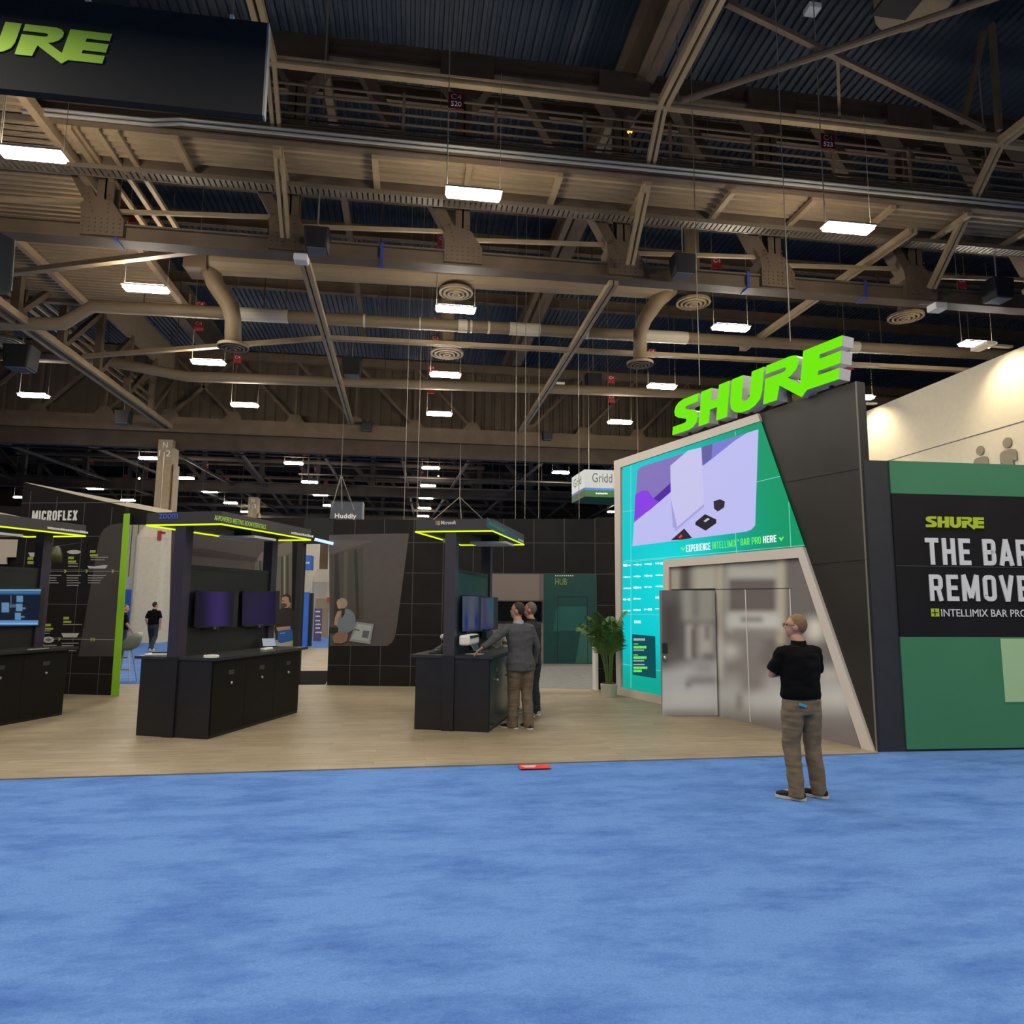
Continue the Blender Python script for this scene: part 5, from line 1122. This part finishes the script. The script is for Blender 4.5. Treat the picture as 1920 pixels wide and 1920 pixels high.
t = far('hanging_sign', 226, 259, 1081, 1102, 38, M_WHITE, 'small white hanging sign with dark letters in the left passage', 'hanging sign', .4)
text('EL', V((aty(248, 1098, 37.9).x, 37.98, aty(248, 1098, 37.9).z)), V((.36, 0, 0)), V((0, 0, .34)), V((0, -1, 0)), 'lettering', MATS['dark sign lettering'], t)
for x in (241, 253): p = aty(x, 1081, 38.2); MB().tube(p, V((p.x, 38.2, RZ)), .02, 5).build('suspension_wire', M_DARKST, t)
far('blue_booth', 226, 252, 1105, 1200, 42, M_BLUE, 'blue booth panel in the left passage below the white sign', 'booth', 1., True)
far('waste_bin', 250, 266, 1175, 1203, 33, mat('dark grey bin', (.06, .065, .065), .6), 'dark grey waste bin in the left passage', 'bin', .7, True)
t = thing('sign_plate', aty(296, 1004, 32.6), 'small red exit arrow plate on the cream column cladding', 'sign'); c = aty(299, 1004, 32.62); MB().box(c, (.16, .04, .42)).box(c+V((.14, 0, .12)), (.2, .04, .1)).build('plate', M_RED, t); MB().box(c+V((.14, -.03, .0)), (.08, .02, .12)).build('plate_mark', M_CREAM, t)
t = far('hanging_sign', 562, 583, 1041, 1068, 34, M_BLUE, 'royal blue hanging sign box in the gap right of the violet kiosk', 'hanging sign', .8)
bars(Plane((aty(562, 1050, 33.98).x, 33.98), (aty(583, 1050, 33.98).x, 33.98)), 573, 1057, 580, 1057, 4, M_WHITEL, t, 41)
p = aty(572, 1041, 34.3); MB().tube(p, V((p.x, 34.3, RZ)), .02, 5).build('suspension_wire', M_DARKST, t)
t = thing('column', aty(603, 1190, 40), 'brown column with a pale fabric wrapped foot in the narrow gap', 'column', kind='structure')
p = aty(604, 1100, 40); MB().box((p.x, 40.3, 3.0), (.42, .42, 6.0)).build('shaft', M_BROWN, t)
MB().loft([(V((p.x, 40.1, .0)), V((.55, 0, 0)), V((0, .5, 0)), .4), (V((p.x, 40.1, 2.9)), V((.52, 0, 0)), V((0, .45, 0)), .4), (V((p.x, 40.1, 3.6)), V((.3, 0, 0)), V((0, .3, 0)), .4)], 24).build('wrap', mat('pale fabric', (.50, .46, .37), .7), t)
far('blue_door', 556, 575, 1110, 1204, 30, M_BLUE, 'tall royal blue panel beside the black post of the narrow gap', 'panel', .3, True)
far('dark_panel', 575, 583, 1112, 1204, 30.3, M_BLACK, 'black panel edge beside the tall royal blue panel', 'panel', .3, True)
t = far('banner_stand', 590, 602, 1141, 1196, 34, mat('violet banner', (.09, .06, .16), .6), 'violet pull up banner with white blocks in the narrow gap', 'banner', .06, True)
pl_ = Plane((aty(590, 1150, 33.99).x, 33.99), (aty(602, 1150, 33.99).x, 33.99))
for y in (1146, 1155, 1163, 1170, 1177, 1185): bars(pl_, 591.5, y+2, 600, y+2, 3, M_WHITEL, t, int(y))
far('wood_booth', 592, 613, 1122, 1192, 38, mat('pale wood', (.36, .27, .16), .6), 'pale wooden booth frame at the end of the narrow gap', 'booth', .5, True)
t = far('red_box', 613, 621, 1120, 1130, 36, mat('bright red', (.5, .03, .03), .5), 'small red box sign at the end of the narrow gap', 'sign')
p = aty(617, 1125, 36.05); MB().tube((p.x, 36.05, .0), (p.x, 36.05, p.z), .03, 8).build('pole', M_STEEL, t)
# bar stool and chair near the lime post
c = V((aty(240, 1180, 17.4).x, 17.4, 0)); t = thing('bar_stool', c, 'grey shell bar stool standing just behind the lime green post', 'stool')
MB().loft([(c+V((0, 0, .72)), V((.12, 0, 0)), V((0, .12, 0))), (c+V((.03, .03, .8)), V((.22, 0, 0)), V((0, .2, 0))), (c+V((.12, .06, .98)), V((.17, 0, 0)), V((0, .2, 0))), (c+V((.2, .07, 1.12)), V((.08, 0, 0)), V((0, .18, 0)))], 20).build('seat', mat('sage grey shell', (.20, .235, .20), .5), t, smooth=True)
for sx in (-1, 1):
    for sy_ in (-1, 1): MB().tube(c+V((sx*.08, sy_*.08, .73)), c+V((sx*.2, sy_*.2, .015)), .012, 8).build('leg', M_STEEL, t)
MB().ring(c, .12, .14, .28, .30, 20).build('foot_ring', M_STEEL, t)
# red floor sticker
a = atz(978, 1437); b_ = atz(1025, 1441.5); c = (a+b_)/2; t = thing('floor_sticker', V((c.x, c.y, 0)), 'small red floor sticker on the carpet at the edge of the wood floor', 'sticker')
MB().box((c.x, c.y-.02, .016), (.36, .2, .003)).build('sheet', mat('sticker red', (.62, .03, .02), .5), t)
mb = MB()
for k in range(3): mb.box((c.x-.06, c.y+.02-k*.035, .0185), (.18-.03*k, .016, .002))
mb.build('print_lines', M_WHITEL, t)
# ================================================================== PALM
def palm():
    c = V((4.03, 14.02, 0)); t = thing('potted_palm', c, 'potted green palm in a pale round planter beside the lit video wall', 'plant')
    MB().loft([(c+V((0, 0, .015)), V((.15, 0, 0)), V((0, .15, 0))), (c+V((0, 0, .26)), V((.175, 0, 0)), V((0, .175, 0))), (c+V((0, 0, .27)), V((.15, 0, 0)), V((0, .15, 0)))], 26).build('planter', mat('pale planter', (.50, .50, .42), .6), t)
    MB().disc(c+V((0, 0, .268)), .145, 22, t=.01).build('soil', M_DBROWN, t)
    rg = random.Random(11); ml = mat('palm leaf', (.075, .17, .03), .5, var=.35, vscale=9); ms = mat('palm stem', (.11, .17, .04), .5)
    for k in range(17):
        az = rg.uniform(0, 2*pi); hgt = rg.uniform(1.2, 2.15); reach = rg.uniform(.25, .58)
        if k % 3 == 0: az = rg.uniform(pi*.75, pi*1.5)
        if cos(az) > .1: reach *= .5
        base = c+V((.06*cos(az), .06*sin(az), .27)); dr_ = V((cos(az), sin(az), 0)); pts = []
        for q in range(9):
            f = q/8; pts.append(base+dr_*(reach*f**1.7)+V((0, 0, hgt*(f-.30*f**3))))
        MBs = MB().chain(pts, [.011-.0085*q/8 for q in range(9)], 6).build('stem', ms, t)
        mb = MB(); side = dr_.cross(V((0, 0, 1)))
        for q in range(26):
            f = .45+.55*q/25; i = min(7, int(f*8)); g = f*8-i; p = pts[i].lerp(pts[i+1], g); d = (pts[i+1]-pts[i]).normalized()
            for s in (-1, 1):
                L = rg.uniform(.20, .30)*(1.15-.75*(f-.45)/.55); tip = p+(side*s*.8+d*.75+V((0, 0, -.3))).normalized()*L*1.15-V((0, 0, .07)); mid = p.lerp(tip, .5)+V((0, 0, .03)); w = d*.014
                mb.add([p, mid+w, tip, mid-w], [(0, 1, 2, 3)])
        mb.build('frond', ml, t, fixn=False)
palm()
t = thing('white_pedestal', aty(1117, 1266, 14.9), 'narrow white panel edge standing behind the potted palm', 'panel')
p = aty(1117.5, 1270, 14.95); MB().box((p.x, 15.0, .62), (.05, .3, 1.2)).build('panel', M_WHITE, t); MB().box((p.x, 15.0, .02), (.12, .34, .03)).build('foot', M_STEEL, t)
#PART5
# ================================================================== PEOPLE
def remesh(mb, voxel, name, m, parent, sm=3, amp=0., nscale=9., zs=1.6, org=None):
    me = bpy.data.meshes.new('r'); me.from_pydata([tuple(p) for p in mb.v], [], mb.f)
    bm = bmesh.new(); bm.from_mesh(me); bmesh.ops.recalc_face_normals(bm, faces=bm.faces); bm.to_mesh(me); bm.free()
    ob = bpy.data.objects.new('r', me); COL.objects.link(ob)
    md = ob.modifiers.new('r', 'REMESH'); md.mode = 'VOXEL'; md.voxel_size = voxel
    dg = bpy.context.evaluated_depsgraph_get(); out = bpy.data.meshes.new_from_object(ob.evaluated_get(dg)); bpy.data.objects.remove(ob)
    bm = bmesh.new(); bm.from_mesh(out)
    for _ in range(sm): bmesh.ops.smooth_vert(bm, verts=bm.verts, factor=.5, use_axis_x=True, use_axis_y=True, use_axis_z=True)
    bm.normal_update()
    if amp:
        ds = [amp*noise.noise(V((v.co.x*nscale, v.co.y*nscale, v.co.z*nscale*zs)))+amp*.5*noise.noise(V((v.co.x*nscale*.6+9, v.co.y*nscale*.6, v.co.z*nscale*3.2))) for v in bm.verts]
        for v, d in zip(bm.verts, ds): v.co += v.normal*d
    for f in bm.faces: f.smooth = True
    bm.to_mesh(out); bm.free(); out.name = name; out.materials.clear()
    return out
def person(loc, heading, H, label, P):
    """local frame: +y is the way the body faces, +x its right hand; P holds the pose in a 1.8 m body"""
    s = H/1.8; h = -heading
    R = Matrix.Rotation(h, 4, 'Z'); T = Matrix.Translation(V(loc)) @ R @ Matrix.Scale(s, 4)
    t = thing('person', loc, label, 'person')
    def put(me, name, m, parent=None):
        me.transform(T); me.transform(Matrix.Translation(-V(loc))); me.name = name
        o = bpy.data.objects.new(name, me); COL.objects.link(o); me.materials.append(m); o.parent = parent or t; ORG[o.name] = V(loc); return o
    hy = P.get('head', 0.); HR = Matrix.Rotation(-hy, 3, 'Z'); hc = V((0, .025, 1.472)) + V(P.get('lean', (0, 0, 0)))
    hd = lambda p: hc + HR @ (V(p)-V((0, 0, 1.5)))
    lean = V(P.get('lean', (0, 0, 0)))
    def rot(mb): mb.v = [hd(p) for p in mb.v]; return mb
    skin = mat(P.get('skin', 'skin'), P.get('skinc', (.46, .25, .16)), .5)
    body = MB()
    # torso, neck
    sec = lambda z, w, d, y=0.: (V((0, y, z))+lean*max(0, (z-.9)/.6), V((w, 0, 0)), V((0, d, 0)))
    body.loft([sec(.84, .13, .09), sec(.95, .155, .10), sec(1.08, .145, .095), sec(1.25, .165, .11), sec(1.38, .175, .10), sec(1.46, .11, .075)], 20)
    body.chain([V((0, -.005, 1.42))+lean*.9, V((0, .01, 1.50))+lean, hd((0, .01, 1.58))], [.066, .062, .060], 14)
    # head
    hm = MB(); ball = lambda c, r: hm.ball(c, r, 18, 12)
    ball((0, .0, 1.69), (.073, .094, .108)); ball((0, .045, 1.635), (.058, .058, .07)); ball((0, .07, 1.60), (.034, .03, .03))
    hm.chain([(0, .088, 1.70), (0, .108, 1.665), (0, .112, 1.655)], [.009, .015, .013], 8); ball((0, .097, 1.625), (.024, .010, .011)); ball((0, .078, 1.715), (.05, .018, .014))
    for q in (-1, 1): ball((q*.075, -.005, 1.665), (.011, .024, .034))
    rot(hm); body.add(hm.v, hm.f)
    arms = P['arms']; sleeves = MB()
    for q, (el, wr, hdir, palm_, thumb, curl) in zip((-1, 1), arms):
        sh = V((q*.180, 0, 1.40))+lean*.9; el, wr = V(el), V(wr)
        body.chain([sh, sh.lerp(el, .5), el, el.lerp(wr, .4), wr], [.052, .046, .04, .039, .027], 12)
        d = V(hdir).normalized(); n_ = V(palm_).normalized(); th = V(thumb).normalized()
        body.loft([(wr-d*.01, th*.026, n_*.02), (wr+d*.04, th*.04, n_*.016), (wr+d*.085, th*.042, n_*.013)], 12)
        for k, (off, L) in enumerate(((.032, .072), (.011, .082), (-.011, .076), (-.032, .058))):
            b0 = wr+d*.08+th*off; k1 = b0+(d*cos(curl*.6)+n_*sin(curl*.6))*L*.55; k2 = k1+(d*cos(curl*1.5)+n_*sin(curl*1.5))*L*.5
            body.chain([b0-d*.02, b0, k1, k2], [.009, .0095, .0085, .0065], 8)
        b0 = wr+d*.025+th*.03; k1 = b0+(d*.6+th*.75+n_*.25).normalized()*.045; k2 = k1+(d*.85+th*.3+n_*.35).normalized()*.035; body.chain([b0-th*.01, b0, k1, k2], [.012, .0125, .010, .008], 8)
        sl = P.get('sleeve', .95)
        if sl <= 1: e = sh.lerp(el, sl); sleeves.chain([sh-V((q*.06, 0, -.012)), sh, sh.lerp(e, .4), e], [.062, .069, .069, .073], 14)
        else:
            e = el.lerp(wr, sl-1); sleeves.chain([sh-V((q*.06, 0, -.012)), sh, sh.lerp(el, .5), el, el.lerp(e, .5), e], [.062, .068, .066, .058, .050, .046], 14)
    legs = P['legs']; tr = MB(); shoes = []
    for q, (kn, an, toe) in zip((-1, 1), legs):
        hip = V((q*.09, 0, .92)); kn, an = V(kn), V(an); td = V(toe).normalized()
        body.chain([hip, kn, an], [.085, .055, .042], 12); body.chain([an, an+td*.12-V((0, 0, .045))], [.04, .03], 10)
        tr.chain([hip+V((0, 0, .02)), hip.lerp(kn, .35)+V((q*.004, -.01, 0)), kn, kn.lerp(an, .5)-V((0, .012, 0)), an+V((0, -.01, .02)), an+V((0, -.005, -.055))], [.108, .105, .084, .079, .074, .078], 16)
        shoes.append((an, td))
    bo = put(remesh(body, .009, 'body', skin, t, 2), 'body', skin)
    w = P.get('wide', 1.)
    if P.get('jacket'):
        shirt = MB(); shirt.loft([sec(.80, .222*w, .155), sec(.93, .212*w, .15), sec(1.1, .178*w, .13), sec(1.25, .20*w, .14), sec(1.37, .20*w, .125), sec(1.425, .175*w, .10), sec(1.455, .13*w, .086), sec(1.478, .07, .06, .0)], 24)
    else:
        shirt = MB(); shirt.loft([sec(.94, .180*w, .130), sec(.985, .196*w, .146), sec(1.12, .185*w, .138), sec(1.27, .198*w, .142), sec(1.37, .195*w, .122), sec(1.425, .168*w, .098), sec(1.455, .125*w, .084), sec(1.478, .072, .062, .0)], 24)
    shirt.add(sleeves.v, sleeves.f)
    so = put(remesh(shirt, .011, 'shirt', None, t, 4, P.get('fold', .010), 8.), P.get('top_name', 'shirt'), P['top'])
    cl = MB(); q = V((0, .004, 1.472))+lean; cl.loft([(q+V((0, -.004, -.018)), V((.082, 0, 0)), V((0, .078, 0))), (q+V((0, -.004, .04)), V((.070, 0, 0)), V((0, .069, .006)))], 18)
    me = bpy.data.meshes.new('collar'); me.from_pydata([tuple(p) for p in cl.v], [], cl.f); put(me, 'collar', P.get('collar', P['top']))
    if P.get('jacket'): tr.loft([sec(.80, .15, .10), sec(.9, .15, .10)], 22)
    else: tr.loft([sec(.80, .15, .115), sec(.86, .182, .128), sec(.93, .178, .122), sec(.985, .165, .112)], 22)
    put(remesh(tr, .011, 'trousers', None, t, 4, .010, 11., 1.1), 'trousers', P['bottom'])
    if not P.get('jacket'):
        bl = MB(); bl.loft([sec(.945, .176*w, .128), sec(.975, .176*w, .128)], 24); me = bpy.data.meshes.new('belt'); me.from_pydata([tuple(p) for p in bl.v], [], bl.f); put(me, 'belt', M_BLACK)
    for an, td in shoes:
        sd = td.cross(V((0, 0, 1))).normalized(); b0 = V((an.x, an.y, 0)); sm_ = MB(); z_ = an.z-.085
        up_ = V((0, 0, 1)); f = lambda y, z, w_, h_: (b0+td*y+up_*(z_+z), sd*w_, up_*h_)
        sm_.loft([f(-.085, .045, .02, .025), f(-.07, .05, .036, .04), f(0, .058, .040, .05), f(.07, .05, .046, .035), f(.14, .042, .046, .024), f(.185, .036, .028, .016)], 16)
        me = bpy.data.meshes.new('shoe'); me.from_pydata([tuple(p) for p in sm_.v], [], sm_.f)
        bm = bmesh.new(); bm.from_mesh(me); bmesh.ops.recalc_face_normals(bm, faces=bm.faces); [setattr(g, 'smooth', True) for g in bm.faces]; bm.to_mesh(me); bm.free()
        o = put(me, 'shoe', P.get('shoe', M_BLACK))
        sl_ = MB(); prof = [(-.095, .0), (-.09, .028), (-.05, .040), (.02, .042), (.10, .050), (.155, .046), (.19, .028), (.198, 0)]
        ring = [b0+td*y+sd*w_ for y, w_ in prof]+[b0+td*y-sd*w_ for y, w_ in reversed(prof[1:-1])]
        sl_.prism([p+up_*(z_+.004) for p in ring], up_*.024)
        me = bpy.data.meshes.new('sole'); me.from_pydata([tuple(p) for p in sl_.v], [], sl_.f); put(me, 'sole', P.get('sole', M_CREAM), o)
    # hair: shell over the back and top of the head
    hr = MB(); hr.ball((0, -.012, 1.70), (.079, .094, .104), 24, 16); hr.v = [V(p) for p in hr.v]
    hl = P.get('hairline', .02)
    keep = lambda p: (p.y < .05-(1.75-p.z)*.55+hl and p.z > 1.604+max(0, p.y+.03)*1.1) or (p.z > P.get('topz', 1.752) and p.y < .075)
    fs = [f for f in hr.f if all(keep(hr.v[i]) for i in f)]
    hv = [hd(p) for p in hr.v]; me = bpy.data.meshes.new('hair'); me.from_pydata([tuple(p) for p in hv], [], fs)
    bm = bmesh.new(); bm.from_mesh(me); bmesh.ops.delete(bm, geom=[v for v in bm.verts if not v.link_faces], context='VERTS'); bmesh.ops.recalc_face_normals(bm, faces=bm.faces)
    [setattr(g, 'smooth', True) for g in bm.faces]; bm.to_mesh(me); bm.free(); put(me, 'hair', P['hair'])
    for q in (-1, 1):
        e = MB().ball((0, 0, 0), .012, 10, 7); e.v = [hd(V((q*.030, .082, 1.693))+p) for p in e.v]; me = bpy.data.meshes.new('eye'); me.from_pydata([tuple(p) for p in e.v], [], e.f); put(me, 'eye', mat('eye', (.10, .08, .07), .2))
    if P.get('glasses'):
        g = MB()
        for q in (-1, 1):
            g.chain([hd((q*.034+.024*cos(a_), .118, 1.69+.019*sin(a_))) for a_ in [2*pi*k/14 for k in range(15)]], .0024, 5)
            g.tube(hd((q*.058, .117, 1.695)), hd((q*.080, .0, 1.69)), .0024, 5)
        g.tube(hd((-.01, .12, 1.693)), hd((.01, .12, 1.693)), .0024, 5); me = bpy.data.meshes.new('glasses'); me.from_pydata([tuple(p) for p in g.v], [], g.f); put(me, 'glasses', M_BLACK)
    return t, (lambda p: T @ V(p)), put
M_POLO = mat('black polo cloth', (.004, .004, .004), .9, spec=.12); M_KHAKI = mat('khaki twill', (.175, .125, .07), .85, var=.1, vscale=14)
M_BLAZER = mat('grey blazer wool', (.068, .068, .074), .9, var=.12, vscale=30); M_TAUPE = mat('taupe trousers cloth', (.13, .098, .064), .85, var=.08, vscale=12)
M_JEANS = mat('dark jeans', (.018, .026, .036), .85); M_SUEDE = mat('black suede', (.012, .011, .011), .9)
stand = [((-.10, .015, .50), (-.105, -.015, .085), (-.25, 1, 0)), ((.10, .015, .50), (.11, -.015, .085), (.25, 1, 0))]
# man watching, arms crossed
f1 = atz(1510, 1497); hd1 = radians(-2)
t, L1, put1 = person((f1.x, f1.y, 0), hd1, 1.825, 'person in black polo shirt and khaki trousers standing on the blue carpet', dict(
    arms=[((-.25, .10, 1.17), (.02, .235, 1.20), (1, .12, .1), (0, -1, 0), (0, .1, 1), .5), ((.265, .12, 1.17), (-.04, .265, 1.17), (-1, -.1, .25), (0, -1, 0), (0, .1, 1), .5)],
    legs=[((-.115, .02, .50), (-.115, -.03, .085), (-.66, .75, 0)), ((.115, .03, .50), (.15, .01, .085), (-.60, .8, 0))],
    head=radians(-48), top=M_POLO, bottom=M_KHAKI, hair=mat('sandy short hair', (.20, .115, .055), .8, var=.2, vscale=60), shoe=M_SUEDE, sole=mat('off white sole', (.62, .56, .45), .6), glasses=True, skinc=(.50, .25, .165), skin='fair skin', wide=1.07, hairline=.0, sleeve=.86))
pk = MB().box((-.065, -.130, .90), (.085, .006, .026), V((.95, 0, -.3)).normalized(), V((0, 1, 0)), V((.3, 0, .95)).normalized()); me = bpy.data.meshes.new('pocket_card'); me.from_pydata([tuple(p) for p in pk.v], [], pk.f); put1(me, 'pocket_card', mat('cyan card', (.05, .38, .62), .4))
# man in grey blazer leaning on the middle kiosk
f2 = atz(976, 1366); h2 = radians(-14); s2 = 1.925/1.8
hand = atz(897, 1221, 1.17); lp = (Matrix.Rotation(h2, 4, 'Z') @ (V(hand)-V((f2.x, f2.y, 0))))/s2
lp.z = (1.175)/s2
leanv = V((-.03, .03, 0))
shl = V((-.185, 0, 1.415))+leanv*.9
dv = (lp-shl); wr_ = shl+dv.normalized()*min(dv.length-.06, .62); elb = shl.lerp(wr_, .5)+V((-.03, -.05, -.03))
t, L2, put2 = person((f2.x, f2.y, 0), h2, 1.925, 'person in a grey blazer and taupe trousers leaning one hand on the middle kiosk', dict(
    arms=[(tuple(elb), tuple(wr_), tuple((lp-wr_).normalized()), (.2, 0, -1), (.7, .7, 0), .35), ((.265, .03, 1.13), (.25, .10, .88), (0, .2, -1), (-1, 0, 0), (0, 1, 0), .6)],
    legs=[((-.10, .03, .50), (-.125, .01, .085), (-.6, .8, 0)), ((.09, .0, .50), (.075, -.10, .085), (-.1, 1, 0))], lean=leanv,
    head=radians(-48), top=M_BLAZER, bottom=M_TAUPE, jacket=True, top_name='blazer', collar=mat('pale shirt collar', (.35, .36, .42), .7), hair=mat('dark short hair', (.026, .017, .011), .8, var=.2, vscale=60), shoe=M_SUEDE, sole=mat('white sole', (.7, .66, .58), .6), skin='tan skin', skinc=(.42, .22, .14), sleeve=1.93, wide=1.0, hairline=-.005, topz=1.78))
# man behind him
f3 = atz(996, 1343)
person((f3.x, f3.y, 0), radians(-50), 1.925, 'person with grey hair in black clothes standing behind the person in the grey blazer', dict(
    arms=[((-.25, .06, 1.14), (-.16, .26, 1.12), (.3, 1, 0), (0, 0, -1), (1, 0, 0), .5), ((.26, .04, 1.13), (.25, .14, .9), (0, .2, -1), (-1, 0, 0), (0, 1, 0), .6)], legs=stand,
    head=radians(-15), top=mat('charcoal shirt', (.014, .015, .016), .85), bottom=M_JEANS, hair=mat('grey short hair', (.15, .115, .085), .8), shoe=mat('mint trainer', (.32, .44, .36), .6), sole=M_WHITE, skin='fair skin', skinc=(.50, .25, .165), sleeve=1.6, hairline=-.01))
# far walkers
f4 = atz(284, 1221)
person((f4.x, f4.y, 0), radians(8), 1.82, 'person in a black tee and dark jeans walking away in the left passage', dict(
    arms=[((-.27, -.02, 1.13), (-.22, .06, .90), (0, .3, -1), (1, 0, 0), (0, 1, 0), .6), ((.27, -.04, 1.13), (.25, .0, .88), (0, .2, -1), (-1, 0, 0), (0, 1, 0), .6)],
    legs=[((-.09, .10, .50), (-.06, .12, .085), (0, 1, 0)), ((.10, -.02, .50), (.09, -.24, .13), (0, 1, 0))], head=radians(25), top=M_POLO, bottom=M_JEANS, hair=mat('black short hair', (.02, .016, .014), .8), shoe=M_WHITE, sole=M_WHITE, skin='fair skin', skinc=(.50, .25, .165), sleeve=.8))
p5 = aty(235, 1130, 24.0)
person((p5.x, 24, 0), radians(60), 1.74, 'person in a black top half hidden behind the lime green post', dict(
    arms=[((-.25, .03, 1.12), (-.2, .12, .9), (0, .3, -1), (1, 0, 0), (0, 1, 0), .6), ((.25, .06, 1.12), (.2, .2, .95), (0, .4, -1), (-1, 0, 0), (0, 1, 0), .6)], legs=stand,
    head=radians(30), top=M_POLO, bottom=M_JEANS, hair=mat('auburn hair', (.12, .05, .025), .8), shoe=M_SUEDE, sole=M_WHITE, skin='fair skin', skinc=(.50, .25, .165), sleeve=.8, hairline=.0))
